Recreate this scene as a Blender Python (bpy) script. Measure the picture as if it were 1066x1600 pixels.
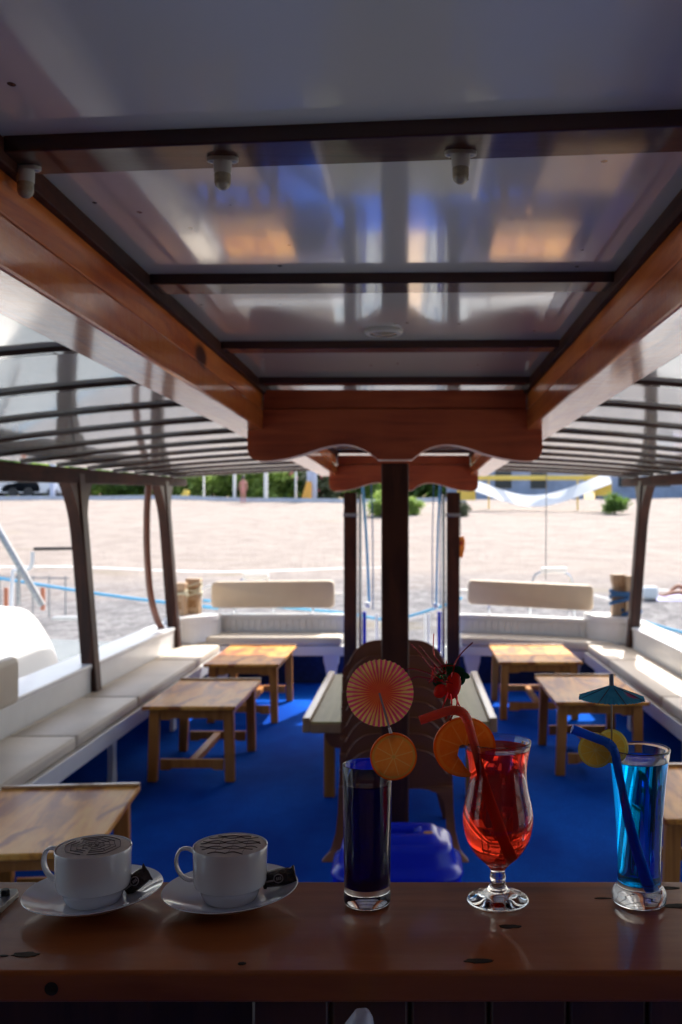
import bpy, bmesh, math, random
from mathutils import Vector, Matrix
random.seed(7)
S = bpy.context.scene
for o in list(bpy.data.objects): bpy.data.objects.remove(o)
R = math.radians

# ------------------------------------------------------------------ camera
F = 1500.0; VX = 645.0; VY = 816.0; H = 1.55          # focal length and vanishing point in photo pixels
cam_d = bpy.data.cameras.new('camera'); cam = bpy.data.objects.new('camera', cam_d)
S.collection.objects.link(cam); S.camera = cam
cam.location = (0, 0, H); cam.rotation_euler = (R(90), 0, 0)
cam_d.sensor_fit = 'HORIZONTAL'; cam_d.sensor_width = 24.0; cam_d.lens = F/1066*24
cam_d.sensor_height = 36.0
# photo is 1066 x 1600: lens shift keeps verticals upright
cam_d.shift_x = -(VX-533)/1066; cam_d.shift_y = (VY-800)/1066
cam_d.clip_start = 0.05; cam_d.clip_end = 3000
cam_d.dof.use_dof = True; cam_d.dof.focus_distance = 1.06; cam_d.dof.aperture_fstop = 8.5

# ------------------------------------------------------------------ world, sun, exposure
SX, SY, SZ = 0.30, 0.86, 1.0
el = math.atan2(SZ, math.hypot(SX, SY)); az = math.atan2(SX, SY)
w = bpy.data.worlds.new('World'); S.world = w; w.use_nodes = True
nt = w.node_tree; nt.nodes.clear()
sky = nt.nodes.new('ShaderNodeTexSky'); sky.sky_type = 'NISHITA'; sky.sun_disc = False
sky.dust_density = 4.0; sky.ozone_density = .6; sky.sun_elevation = el; sky.sun_rotation = az
bg = nt.nodes.new('ShaderNodeBackground'); bg.inputs[1].default_value = 0.15
ow = nt.nodes.new('ShaderNodeOutputWorld')
nt.links.new(sky.outputs[0], bg.inputs[0]); nt.links.new(bg.outputs[0], ow.inputs[0])
sd = bpy.data.lights.new('sun', 'SUN'); sun = bpy.data.objects.new('sun', sd); S.collection.objects.link(sun)
sd.energy = 3.3; sd.angle = R(0.53); sd.color = (1, 0.965, 0.92)
sun.rotation_euler = Vector((SX, SY, SZ)).to_track_quat('Z', 'Y').to_euler()
S.view_settings.view_transform = 'Standard'; S.view_settings.look = 'None'
S.view_settings.exposure = 1.32; S.view_settings.gamma = 1.0
S.cycles.use_denoising = True
S.cycles.max_bounces = 14; S.cycles.transmission_bounces = 14; S.cycles.glossy_bounces = 6
S.cycles.diffuse_bounces = 9; S.cycles.transparent_max_bounces = 12
S.cycles.caustics_reflective = False; S.cycles.caustics_refractive = True
S.cycles.sample_clamp_indirect = 8.0

# ------------------------------------------------------------------ helpers
def P(px, py, Y):                       # a point at depth Y seen at photo pixel px, py (used while measuring outlines)
    return Vector(((px-VX)/F*Y, Y, H-(py-VY)/F*Y))
def lin(c):
    return tuple(((v/255)/12.92 if v/255 <= .04045 else ((v/255+.055)/1.055)**2.4) for v in c)
ORG = {}
class MB:
    def __init__(s): s.bm = bmesh.new()
    def face(s, vs):
        v = [s.bm.verts.new(p) for p in vs]; return s.bm.faces.new(v)
    def box(s, x0, x1, y0, y1, z0, z1, bev=0.0, seg=2):
        if x0 > x1: x0, x1 = x1, x0
        if y0 > y1: y0, y1 = y1, y0
        if z0 > z1: z0, z1 = z1, z0
        return s.hexa([(x0,y0,z0),(x1,y0,z0),(x1,y1,z0),(x0,y1,z0),(x0,y0,z1),(x1,y0,z1),(x1,y1,z1),(x0,y1,z1)], bev, seg)
    def hexa(s, c, bev=0.0, seg=2):
        v = [s.bm.verts.new(p) for p in c]
        fs = [s.bm.faces.new([v[i] for i in q]) for q in ((0,3,2,1),(4,5,6,7),(0,1,5,4),(1,2,6,5),(2,3,7,6),(3,0,4,7))]
        if bev > 0:
            es = list({e for f in fs for e in f.edges})
            bmesh.ops.bevel(s.bm, geom=es, offset=bev, segments=seg, affect='EDGES', profile=0.5)
        return s
    def prism(s, pts, axis, a, b, bev=0.0):
        # pts 2-D outline; axis 'x': (y,z) swept over x; 'y': (x,z) over y; 'z': (x,y) over z
        def m(p, t):
            return {'x': (t, p[0], p[1]), 'y': (p[0], t, p[1]), 'z': (p[0], p[1], t)}[axis]
        A = [s.bm.verts.new(m(p, a)) for p in pts]; B = [s.bm.verts.new(m(p, b)) for p in pts]
        n = len(pts); fs = [s.bm.faces.new(A), s.bm.faces.new(B[::-1])]
        for i in range(n): fs.append(s.bm.faces.new([A[i], B[i], B[(i+1) % n], A[(i+1) % n]]))
        if bev > 0:
            es = list(set(fs[0].edges) | set(fs[1].edges))
            bmesh.ops.bevel(s.bm, geom=es, offset=bev, segments=2, affect='EDGES', profile=0.5)
        return s
    def tube(s, pts, r, n=8, cap=True, close=False):
        pts = [Vector(p) for p in pts]; rs = r if isinstance(r, (list, tuple)) else [r]*len(pts)
        rings = []; up = None; N = len(pts)
        for i, p in enumerate(pts):
            if close: t = pts[(i+1) % N]-pts[i-1]
            else: t = pts[min(i+1, N-1)]-pts[max(i-1, 0)]
            t.normalize()
            if up is None: up = Vector((0,0,1)) if abs(t.z) < .9 else Vector((1,0,0))
            a = t.cross(up); a.normalize(); b = a.cross(t); b.normalize(); up = b
            rings.append([s.bm.verts.new(p+(a*math.cos(k*2*math.pi/n)+b*math.sin(k*2*math.pi/n))*rs[i]) for k in range(n)])
        for i in range(N if close else N-1):
            A = rings[i]; B = rings[(i+1) % N]
            for k in range(n): s.bm.faces.new([A[k], A[(k+1) % n], B[(k+1) % n], B[k]])
        if cap and not close:
            s.bm.faces.new(rings[0][::-1]); s.bm.faces.new(rings[-1])
        return s
    def lathe(s, prof, c, n=48, axis='z'):
        # prof: list of (r, h); c: centre
        rings = []
        for r, h in prof:
            if r < 1e-6: rings.append([s.bm.verts.new(Vector(c)+Vector((0,0,h)))]); continue
            rings.append([s.bm.verts.new(Vector(c)+Vector((r*math.cos(k*2*math.pi/n), r*math.sin(k*2*math.pi/n), h))) for k in range(n)])
        for A, B in zip(rings, rings[1:]):
            for k in range(n):
                k2 = (k+1) % n
                if len(A) == 1 and len(B) == 1: continue
                if len(A) == 1: s.bm.faces.new([A[0], B[k], B[k2]])
                elif len(B) == 1: s.bm.faces.new([A[k], A[k2], B[0]])
                else: s.bm.faces.new([A[k], A[k2], B[k2], B[k]])
        return s
    def loft(s, rings, cap=True):
        rr = [[s.bm.verts.new(p) for p in r] for r in rings]; n = len(rings[0])
        for A, B in zip(rr, rr[1:]):
            for k in range(n): s.bm.faces.new([A[k], A[(k+1) % n], B[(k+1) % n], B[k]])
        if cap: s.bm.faces.new(rr[0][::-1]); s.bm.faces.new(rr[-1])
        return s
    def sheet(s, grid, thick=None):
        vv = [[s.bm.verts.new(p) for p in row] for row in grid]
        for A, B in zip(vv, vv[1:]):
            for k in range(len(A)-1): s.bm.faces.new([A[k], A[k+1], B[k+1], B[k]])
        if thick: bmesh.ops.recalc_face_normals(s.bm, faces=s.bm.faces); bmesh.ops.solidify(s.bm, geom=list(s.bm.faces), thickness=thick)
        return s
    def ball(s, c, r, sub=3, sc=(1,1,1)):
        m = Matrix.Translation(c) @ Matrix.Diagonal((sc[0]*r, sc[1]*r, sc[2]*r, 1))
        bmesh.ops.create_icosphere(s.bm, subdivisions=sub, radius=1, matrix=m); return s
    def xf(s, M):
        bmesh.ops.transform(s.bm, matrix=M, verts=s.bm.verts); return s
    def build(s, name, mat, parent=None, smooth=False, angle=35, origin=None, recalc=True):
        bm = s.bm
        if recalc: bmesh.ops.recalc_face_normals(bm, faces=bm.faces)
        if parent is not None: org = ORG[parent.name]
        elif origin is not None: org = Vector(origin)
        else:
            xs = [v.co.x for v in bm.verts]; ys = [v.co.y for v in bm.verts]; zs = [v.co.z for v in bm.verts]
            org = Vector(((min(xs)+max(xs))/2, (min(ys)+max(ys))/2, min(zs)))
        bmesh.ops.translate(bm, verts=bm.verts, vec=-org)
        me = bpy.data.meshes.new(name); bm.to_mesh(me); bm.free()
        o = bpy.data.objects.new(name, me); S.collection.objects.link(o)
        me.materials.append(mat)
        if smooth:
            for p in me.polygons: p.use_smooth = True
            me.set_sharp_from_angle(angle=R(angle))
        if parent is not None: o.parent = parent
        else: o.location = org
        ORG[o.name] = org
        return o
def tag(o, label=None, cat=None, group=None, kind=None):
    if label: o['label'] = label
    if cat: o['category'] = cat
    if group: o['group'] = group
    if kind: o['kind'] = kind
    return o
def thing(name, label, cat, loc, group=None):
    o = bpy.data.objects.new(name, None); S.collection.objects.link(o); o.empty_display_size = .1
    o.location = loc; ORG[o.name] = Vector(loc); return tag(o, label, cat, group)
def copy_tree(o, parent=None):
    c = o.copy(); S.collection.objects.link(c)
    if parent is not None: c.parent = parent
    ORG[c.name] = ORG.get(o.name, Vector())
    for ch in [x for x in bpy.data.objects if x.parent == o]: copy_tree(ch, c)
    return c
def dup(o, loc, label, rz=None, scale=None):
    c = copy_tree(o); c.location = loc; c['label'] = label; ORG[c.name] = Vector(loc)
    if rz is not None: c.rotation_euler = (0, 0, rz)
    if scale is not None: c.scale = scale
    return c

# ------------------------------------------------------------------ materials
def nm(name):
    m = bpy.data.materials.new(name); m.use_nodes = True; t = m.node_tree
    return m, t, t.nodes['Principled BSDF']
def N(t, typ, **kw):
    n = t.nodes.new(typ)
    for k, v in kw.items():
        if k.startswith('i_'): n.inputs[k[2:].replace('_', ' ')].default_value = v
        else: setattr(n, k, v)
    return n
def ramp(t, fac, stops, interp='LINEAR'):
    n = t.nodes.new('ShaderNodeValToRGB'); cr = n.color_ramp; cr.interpolation = interp
    while len(cr.elements) < len(stops): cr.elements.new(.5)
    for e, (p, c) in zip(cr.elements, stops):
        e.position = p; e.color = (*c, 1) if len(c) == 3 else c
    t.links.new(fac, n.inputs[0]); return n.outputs[0]
def coords(t, scale=(1,1,1), loc=(0,0,0)):
    tc = t.nodes.new('ShaderNodeTexCoord'); mp = t.nodes.new('ShaderNodeMapping')
    mp.inputs['Scale'].default_value = scale; mp.inputs['Location'].default_value = loc
    t.links.new(tc.outputs['Object'], mp.inputs[0]); return mp.outputs[0]
def noise(t, vec, scale, detail=4, rough=.55, dist=0):
    n = t.nodes.new('ShaderNodeTexNoise'); n.inputs['Scale'].default_value = scale
    n.inputs['Detail'].default_value = detail; n.inputs['Roughness'].default_value = rough
    n.inputs['Distortion'].default_value = dist; t.links.new(vec, n.inputs['Vector']); return n.outputs[0]
def bump(t, b, h, strength=.2, dist=.01):
    n = t.nodes.new('ShaderNodeBump'); n.inputs['Strength'].default_value = strength; n.inputs['Distance'].default_value = dist
    t.links.new(h, n.inputs['Height']); t.links.new(n.outputs[0], b.inputs['Normal'])
def math_n(t, op, a, b=None, c=None):
    n = t.nodes.new('ShaderNodeMath'); n.operation = op
    for i, v in enumerate((a, b, c)):
        if v is None: continue
        if isinstance(v, (int, float)): n.inputs[i].default_value = v
        else: t.links.new(v, n.inputs[i])
    return n.outputs[0]
def mixc(t, fac, a, b, mode='MIX'):
    n = t.nodes.new('ShaderNodeMix'); n.data_type = 'RGBA'; n.blend_type = mode
    for i, v in ((0, fac), (6, a), (7, b)):
        if isinstance(v, (int, float)): n.inputs[i].default_value = v
        elif isinstance(v, tuple): n.inputs[i].default_value = (*v, 1)
        else: t.links.new(v, n.inputs[i])
    return n.outputs[2]
def plain(name, c, rough=.5, var=.12, scale=6, metal=0, bmp=0.0, coat=0, spec=None):
    m, t, b = nm(name); c = tuple(c)
    v = coords(t); n = noise(t, v, scale, 6)
    lo = tuple(x*(1-var) for x in c); hi = tuple(min(1, x*(1+var)) for x in c)
    t.links.new(ramp(t, n, [(.3, lo), (.7, hi)]), b.inputs['Base Color'])
    b.inputs['Roughness'].default_value = rough; b.inputs['Metallic'].default_value = metal
    b.inputs['Coat Weight'].default_value = coat; b.inputs['Coat Roughness'].default_value = .08
    if spec is not None: b.inputs['Specular IOR Level'].default_value = spec
    if bmp: bump(t, b, noise(t, v, scale*6, 4), bmp, .004)
    return m
def wood(name, dark, mid, light, axis='y', rough=.3, coat=.6, scale=1.0, knots=0.0, stain=None, bmp=.15, crough=.1, spec=.5):
    m, t, b = nm(name)
    k = 14*scale; s = {'x': (1.1, k, k), 'y': (k, 1.1, k), 'z': (k, k, 1.1)}[axis]
    v = coords(t, s)
    n1 = noise(t, v, 1.0, 8, .6, 1.2)
    col = ramp(t, n1, [(.34, dark), (.5, mid), (.66, light)])
    n2 = noise(t, v, 7, 4, .6)
    col = mixc(t, math_n(t, 'MULTIPLY', n2, .35), col, dark)
    big = noise(t, coords(t, (1.3,1.3,1.3), (3.1,1.7,.4)), 1.8, 3)
    col = mixc(t, ramp(t, big, [(.42, (0,0,0)), (.62, (1,1,1))]), col, mixc(t, .5, col, light))
    if stain:
        sn = noise(t, coords(t, (3,1.2,3), (7,2,5)), 2.2, 3, .5, .6)
        col = mixc(t, ramp(t, sn, [(.52, (0,0,0)), (.6, (1,1,1))]), col, stain)
    if knots:
        vo = t.nodes.new('ShaderNodeTexVoronoi'); vo.inputs['Scale'].default_value = knots
        vo.inputs['Randomness'].default_value = 1
        ks = {'x': (.45, 1, 1), 'y': (1, .45, 1), 'z': (1, 1, .45)}[axis]
        t.links.new(coords(t, ks), vo.inputs['Vector'])
        col = mixc(t, ramp(t, vo.outputs['Distance'], [(.09, (1,1,1)), (.15, (0,0,0))]), col, tuple(x*.18 for x in dark))
    t.links.new(col, b.inputs['Base Color'])
    b.inputs['Roughness'].default_value = rough; b.inputs['Coat Weight'].default_value = coat
    b.inputs['Coat Roughness'].default_value = crough; b.inputs['Specular IOR Level'].default_value = spec
    if bmp: 
        wv = noise(t, coords(t, (5,5,5)), 3, 3)
        bump(t, b, math_n(t, 'ADD', math_n(t, 'MULTIPLY', n1, .5), wv), bmp, .006)
    return m
M = {}
M['beamY'] = wood('varnished_pine_beam', (.34,.055,.010), (.62,.145,.020), (.74,.24,.045), 'y', .42, .22, 1.0, 3, spec=.25, bmp=.35)
M['beamG'] = wood('glossy_pine_beam', (.34,.055,.010), (.60,.14,.020), (.72,.23,.045), 'y', .4, .9, 1.0, 3, spec=.3, bmp=.9, crough=.10)
M['beamX'] = wood('varnished_pine_bracket', (.20,.036,.015), (.31,.060,.022), (.42,.095,.032), 'x', .42, .12, 1.0, 1.8, spec=.3)
M['darkX'] = wood('dark_mahogany_batten', (.016,.005,.004), (.034,.010,.006), (.06,.018,.010), 'x', .5, 1.0, 1.0, bmp=.3, crough=.07, spec=.2)
M['darkY'] = wood('dark_mahogany_trim', (.022,.008,.006), (.045,.015,.010), (.09,.028,.015), 'y', .6, .0, 1.0, bmp=.4, spec=.1)
M['postZ'] = wood('dark_mahogany_post', (.020,.007,.005), (.040,.014,.009), (.09,.028,.014), 'z', .4, .04, 1.0, bmp=.2, spec=.2)
M['battenX'] = wood('side_batten', (.03,.010,.006), (.07,.022,.012), (.12,.04,.02), 'x', .5, .0, 1.0, bmp=.1, spec=.25)
M['tableT'] = wood('table_top_wood', (.36,.12,.016), (.70,.275,.040), (.84,.43,.09), 'y', .42, .05, .8, stain=(.32,.09,.02), spec=.18)
M['tableL'] = wood('table_frame_wood', (.30,.09,.014), (.52,.19,.032), (.62,.26,.06), 'z', .45, .04, 1.0, spec=.25)
M['tableP'] = wood('pale_laminated_top', (.27,.25,.085), (.34,.30,.105), (.40,.35,.14), 'y', .45, .03, 2.0, spec=.18)
M['tableR'] = wood('rail_wood', (.26,.13,.05), (.38,.21,.09), (.48,.29,.14), 'y', .35, .4, 1.0)
M['barX'] = wood('bar_wood', (.19,.042,.011), (.36,.095,.024), (.46,.145,.042), 'x', .28, .45, .8, 0, bmp=.12, crough=.06, spec=.25)
M['barZ'] = wood('bar_panel_wood', (.05,.018,.009), (.09,.034,.016), (.14,.055,.026), 'z', .4, .3, 1.0)
M['added_wall'] = wood('added_wall_wood', (.20,.10,.05), (.30,.16,.085), (.40,.23,.13), 'z', .5, .1, .6)  # wood of the added unseen walls, light enough to bounce warm light
M['bollard'] = wood('weathered_bollard_wood', (.28,.16,.08), (.46,.30,.17), (.60,.43,.27), 'z', .6, .1, 1.2)
M['white'] = plain('white_gloss_paint', (.72,.73,.74), .35, .05, 4, coat=.2)
M['cushion'] = plain('beige_vinyl', (.60,.53,.43), .5, .09, 3, bmp=.5)
M['cushion2'] = plain('buff_vinyl', (.62,.50,.35), .55, .05, 5, bmp=.12)
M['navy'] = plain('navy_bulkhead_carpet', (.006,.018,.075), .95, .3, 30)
M['chair'] = plain('brown_plastic', (.17,.055,.026), .45, .08, 4, spec=.3)
M['stool'] = plain('blue_plastic', (.002,.020,.52), .25, .08, 4, coat=.0, spec=.35)
M['sticker'] = plain('orange_sticker', (.55,.22,.02), .4, .3, 60)
M['rope_lb'] = plain('light_blue_rope', (.12,.42,.66), .8, .2, 80)
M['rope_b'] = plain('dark_blue_rope', (.03,.11,.26), .8, .25, 80)
M['rope_w'] = plain('cream_rope', (.58,.54,.38), .85, .15, 80)
M['chrome'] = plain('steel_tube', (.55,.57,.6), .22, .05, 4, metal=1)
M['dsteel'] = plain('dull_steel', (.36,.37,.38), .45, .25, 60, metal=.8)
M['black'] = plain('black_rubber', (.02,.02,.022), .5, .2, 20)
M['fix'] = plain('cream_plastic_fitting', (.50,.46,.38), .4, .06, 20)
M['bulb'] = plain('yellowed_bulb_cover', (.34,.28,.18), .25, .3, 90)
M['orangeP'] = plain('orange_plastic', (.85,.25,.02), .35, .05, 10)
M['hull'] = plain('white_fibreglass', (.78,.78,.76), .35, .04, 3, coat=.3)
M['porcelain'] = plain('white_porcelain', (.74,.76,.80), .12, .02, 8, coat=.6)
M['leafG'] = plain('leaf_green', (.12,.22,.04), .6, .5, 1.2)
M['leafL'] = plain('leaf_light_green', (.30,.42,.10), .6, .4, 1.2)
M['bark'] = plain('bark', (.12,.09,.06), .9, .3, 8)
M['pink'] = plain('pink_blossom', (.75,.16,.20), .7, .2, 4)
M['yellow'] = plain('yellow_paint', (.75,.55,.10), .5, .05, 4)
M['fabricW'] = plain('white_canvas', (.78,.78,.76), .8, .04, 2)
M['carpaint'] = plain('white_car_paint', (.7,.72,.75), .3, .05, 4, coat=.5)
M['glassdark'] = plain('dark_car_glass', (.03,.04,.05), .08, .1, 2)
M['bluewall'] = plain('blue_grey_wall', (.30,.36,.48), .8, .2, 1)
M['slide'] = plain('orange_slide', (.75,.38,.06), .5, .08, 3)
M['skin'] = plain('sunbaked_skin', (.36,.16,.09), .55, .1, 8)
M['choc'] = plain('chocolate_syrup', (.06,.022,.014), .3, .1, 50)
M['foam'] = plain('coffee_foam', (.66,.585,.53), .6, .12, 90, bmp=.1)
M['wrap'] = plain('dark_brown_foil', (.035,.016,.014), .22, .3, 90, coat=.4, bmp=.6)
M['wrapL'] = plain('silver_print', (.40,.36,.36), .3, .3, 200)
M['white_s'] = plain('white_stick', (.75,.75,.74), .4, .03, 8)

def ceiling_mat():
    m, t, b = nm('white_gloss_ceiling')
    v = coords(t)
    n = noise(t, v, 1.2, 3)
    col = ramp(t, n, [(.3, (.62,.60,.53)), (.7, (.66,.64,.565))])
    vo = t.nodes.new('ShaderNodeTexVoronoi'); vo.inputs['Scale'].default_value = 9
    t.links.new(coords(t, (1,.8,1), (.3,.1,0)), vo.inputs['Vector'])
    col = mixc(t, ramp(t, vo.outputs['Distance'], [(.05, (1,1,1)), (.06, (0,0,0))]), col, (.05,.035,.03))
    t.links.new(col, b.inputs['Base Color'])
    b.inputs['Roughness'].default_value = .11; b.inputs['Coat Weight'].default_value = .7; b.inputs['Coat Roughness'].default_value = .05
    bump(t, b, noise(t, coords(t, (2.5,.8,1)), 3, 2), .09, .01)
    return m
M['ceil'] = ceiling_mat()
def carpet_mat():
    m, t, b = nm('blue_carpet')
    v = coords(t); n = noise(t, v, 260, 2); big = noise(t, coords(t, (1,.6,1)), 1.6, 4)
    col = ramp(t, n, [(.3, (.000,.048,.38)), (.7, (.004,.14,.70))])
    col = mixc(t, ramp(t, big, [(.38, (0,0,0)), (.62, (.8,.8,.8))]), col, (.000,.036,.30))
    t.links.new(col, b.inputs['Base Color']); b.inputs['Roughness'].default_value = .95
    b.inputs['Specular IOR Level'].default_value = .04
    bump(t, b, n, .5, .004); return m
M['carpet'] = carpet_mat()
def beach_mat():
    m, t, b = nm('sand_and_pebbles')
    tc = t.nodes.new('ShaderNodeTexCoord'); sp = t.nodes.new('ShaderNodeSeparateXYZ'); t.links.new(tc.outputs['Object'], sp.inputs[0])
    v = coords(t)
    n = noise(t, v, .9, 8, .65); n2 = noise(t, v, 6, 6, .7); n3 = noise(t, coords(t, (.25,1,1)), .5, 5, .6)
    sand = ramp(t, n, [(.25, (.37,.305,.262)), (.75, (.58,.49,.43))])
    vo = t.nodes.new('ShaderNodeTexVoronoi'); vo.inputs['Scale'].default_value = 3.2; t.links.new(coords(t), vo.inputs['Vector'])
    peb = ramp(t, vo.outputs['Color'], [(.2, (.10,.10,.115)), (.8, (.48,.465,.47))])
    peb = mixc(t, .6, peb, ramp(t, n2, [(.3, (.12,.117,.122)), (.7, (.46,.445,.44))]))
    y = math_n(t, 'ADD', sp.outputs['Y'], math_n(t, 'MULTIPLY', n3, 9))
    f = math_n(t, 'MULTIPLY', math_n(t, 'SUBTRACT', y, 29.5), .16)
    cl = t.nodes.new('ShaderNodeClamp'); t.links.new(f, cl.inputs[0])
    col = mixc(t, cl.outputs[0], peb, sand)
    dn = noise(t, coords(t, (.5,1.4,1), (4,2,0)), .35, 5, .6)
    col = mixc(t, ramp(t, dn, [(.60, (0,0,0)), (.72, (.6,.6,.6))]), col, (.36,.30,.16))
    t.links.new(col, b.inputs['Base Color']); b.inputs['Roughness'].default_value = .95
    fine = noise(t, v, 22, 3, .8); col2 = mixc(t, ramp(t, fine, [(.38, (.5,.5,.5)), (.52, (0,0,0))]), col, tuple([.16,.13,.115])); t.links.new(col2, b.inputs['Base Color'])
    bump(t, b, math_n(t,'ADD',math_n(t,'MULTIPLY',noise(t, v, 2.6, 4, .6),1.6),math_n(t,'ADD',n2,fine)), 1.0, .13); return m
M['beach'] = beach_mat()
def sea_mat():
    m, t, b = nm('sea_water')
    b.inputs['Base Color'].default_value = (.20,.225,.225,1); b.inputs['Roughness'].default_value = .12
    b.inputs['IOR'].default_value = 1.33
    bump(t, b, noise(t, coords(t, (1,1.6,1)), 2.2, 6, .6), .7, .12); return m
M['sea'] = sea_mat()
def glass_mat(name, col=(1,1,1), ior=1.5, rough=0.0):
    m, t, b = nm(name)
    b.inputs['Base Color'].default_value = (*col, 1); b.inputs['Transmission Weight'].default_value = 1
    b.inputs['Roughness'].default_value = rough; b.inputs['IOR'].default_value = ior; return m
M['glass'] = glass_mat('clear_glass', (.97,.98,.98))
M['liqR'] = glass_mat('red_liquid', (1.0,.06,.025), 1.34)
M['liqB'] = glass_mat('blue_liquid', (.0,.36,1.0), 1.34)
def cloudy(m, c, f):
    t = m.node_tree; b = t.nodes['Principled BSDF']; tr = t.nodes.new('ShaderNodeBsdfTranslucent'); tr.inputs[0].default_value = (*c, 1)
    mx = t.nodes.new('ShaderNodeMixShader'); mx.inputs[0].default_value = f
    t.links.new(b.outputs[0], mx.inputs[1]); t.links.new(tr.outputs[0], mx.inputs[2]); t.links.new(mx.outputs[0], t.nodes['Material Output'].inputs[0])
cloudy(M['liqR'], (1,.05,.015), .28); cloudy(M['liqB'], (.0,.40,1), .03)
M['liqV'] = glass_mat('violet_liquid', (.012,.002,.10), 1.34); cloudy(M['liqV'], (.06,.01,.30), .25)
def straw_mat(name, c):
    m, t, b = nm(name); b.inputs['Base Color'].default_value = (*c, 1); b.inputs['Roughness'].default_value = .25
    tr = t.nodes.new('ShaderNodeBsdfTranslucent'); tr.inputs[0].default_value = (*c, 1)
    mx = t.nodes.new('ShaderNodeMixShader'); mx.inputs[0].default_value = .45
    t.links.new(b.outputs[0], mx.inputs[1]); t.links.new(tr.outputs[0], mx.inputs[2])
    t.links.new(mx.outputs[0], t.nodes['Material Output'].inputs[0]); return m
for k_ in ('leafG','leafL'):
    m_ = M[k_]; t_ = m_.node_tree; tr_ = t_.nodes.new('ShaderNodeBsdfTranslucent'); mm_ = t_.nodes.new('ShaderNodeMixShader'); mm_.inputs[0].default_value = .5
    src_ = t_.nodes['Principled BSDF'].inputs['Base Color'].links[0].from_socket
    t_.links.new(src_, tr_.inputs[0]); t_.links.new(t_.nodes['Principled BSDF'].outputs[0], mm_.inputs[1]); t_.links.new(tr_.outputs[0], mm_.inputs[2]); t_.links.new(mm_.outputs[0], t_.nodes['Material Output'].inputs[0])
M['strawR'] = straw_mat('red_straw_plastic', (.95,.16,.07))
M['strawB'] = straw_mat('blue_straw_plastic', (.02,.22,.95))
M['tinselR'] = plain('red_tinsel', (.55,.01,.015), .2, .2, 40, metal=.7)
M['tinselG'] = plain('green_tinsel', (.02,.30,.08), .15, .3, 40, metal=.8)
M['berry'] = straw_mat('red_paper_petal', (.85,.04,.015))
M['leafD'] = straw_mat('dark_green_paper', (.015,.13,.045))
def radial(t):
    tc = t.nodes.new('ShaderNodeTexCoord'); sp = t.nodes.new('ShaderNodeSeparateXYZ'); t.links.new(tc.outputs['Object'], sp.inputs[0])
    x, z = sp.outputs['X'], sp.outputs['Z']
    r = math_n(t, 'SQRT', math_n(t, 'ADD', math_n(t, 'MULTIPLY', x, x), math_n(t, 'MULTIPLY', z, z)))
    return x, z, r, math_n(t, 'ARCTAN2', z, x)
def citrus(name, rad, peel, pith, flesh, line, segs=9):
    m, t, b = nm(name); x, z, r, a = radial(t)
    rn = math_n(t, 'DIVIDE', r, rad)
    sa = math_n(t, 'ABSOLUTE', math_n(t, 'SINE', math_n(t, 'MULTIPLY', a, segs/2)))
    edge = math_n(t, 'MULTIPLY', sa, rn)
    seg = ramp(t, edge, [(.04, line), (.13, flesh)])
    pn = noise(t, coords(t, (1,1,1)), 260, 3)
    seg = mixc(t, math_n(t, 'MULTIPLY', pn, .6), seg, line)
    col = mixc(t, ramp(t, rn, [(.80, (0,0,0)), (.84, (1,1,1))]), seg, pith)
    col = mixc(t, ramp(t, rn, [(.90, (0,0,0)), (.94, (1,1,1))]), col, peel)
    col = mixc(t, ramp(t, rn, [(.05, (1,1,1)), (.09, (0,0,0))]), col, pith)
    t.links.new(col, b.inputs['Base Color']); b.inputs['Roughness'].default_value = .35
    tr = t.nodes.new('ShaderNodeBsdfTranslucent'); t.links.new(col, tr.inputs[0])
    mx = t.nodes.new('ShaderNodeMixShader'); mx.inputs[0].default_value = .72
    t.links.new(b.outputs[0], mx.inputs[1]); t.links.new(tr.outputs[0], mx.inputs[2])
    t.links.new(mx.outputs[0], t.nodes['Material Output'].inputs[0]); bump(t, b, pn, .4, .001); return m
M['orange'] = citrus('orange_flesh', .0257, (.90,.24,.02), (.75,.60,.22), (.88,.36,.06), (.95,.72,.34), 8)
M['orange2'] = citrus('redder_orange_flesh', .0345, (.90,.26,.02), (.92,.48,.12), (.86,.27,.03), (.95,.55,.18), 9)  # large slice: pith and flesh redder than the small one
M['lemon'] = citrus('lemon_flesh', .0195, (.80,.70,.14), (.80,.74,.40), (.80,.58,.12), (.80,.72,.36), 9)
def fan_mat():
    m, t, b = nm('striped_fan_paper'); x, z, r, a = radial(t)
    rn = math_n(t, 'DIVIDE', r, .0365)
    s1 = math_n(t, 'SINE', math_n(t, 'MULTIPLY', a, 40))
    wob = math_n(t, 'MULTIPLY', noise(t, coords(t), 60, 2), 3.2)
    s = math_n(t, 'ADD', s1, math_n(t, 'SUBTRACT', wob, 1.6))
    outer = ramp(t, math_n(t, 'MULTIPLY_ADD', s, .4, .5), [(.42, (.88,.10,.24)), (.56, (.92,.66,.20))])
    inner = ramp(t, math_n(t, 'MULTIPLY_ADD', s, .4, .5), [(.4, (.75,.06,.04)), (.7, (.85,.20,.05))])
    col = mixc(t, ramp(t, rn, [(.35, (0,0,0)), (.85, (1,1,1))]), inner, outer)
    t.links.new(col, b.inputs['Base Color']); b.inputs['Roughness'].default_value = .6
    tr = t.nodes.new('ShaderNodeBsdfTranslucent'); t.links.new(col, tr.inputs[0])
    mx = t.nodes.new('ShaderNodeMixShader'); mx.inputs[0].default_value = .5
    t.links.new(b.outputs[0], mx.inputs[1]); t.links.new(tr.outputs[0], mx.inputs[2])
    t.links.new(mx.outputs[0], t.nodes['Material Output'].inputs[0]); return m
M['fan'] = fan_mat()
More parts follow.
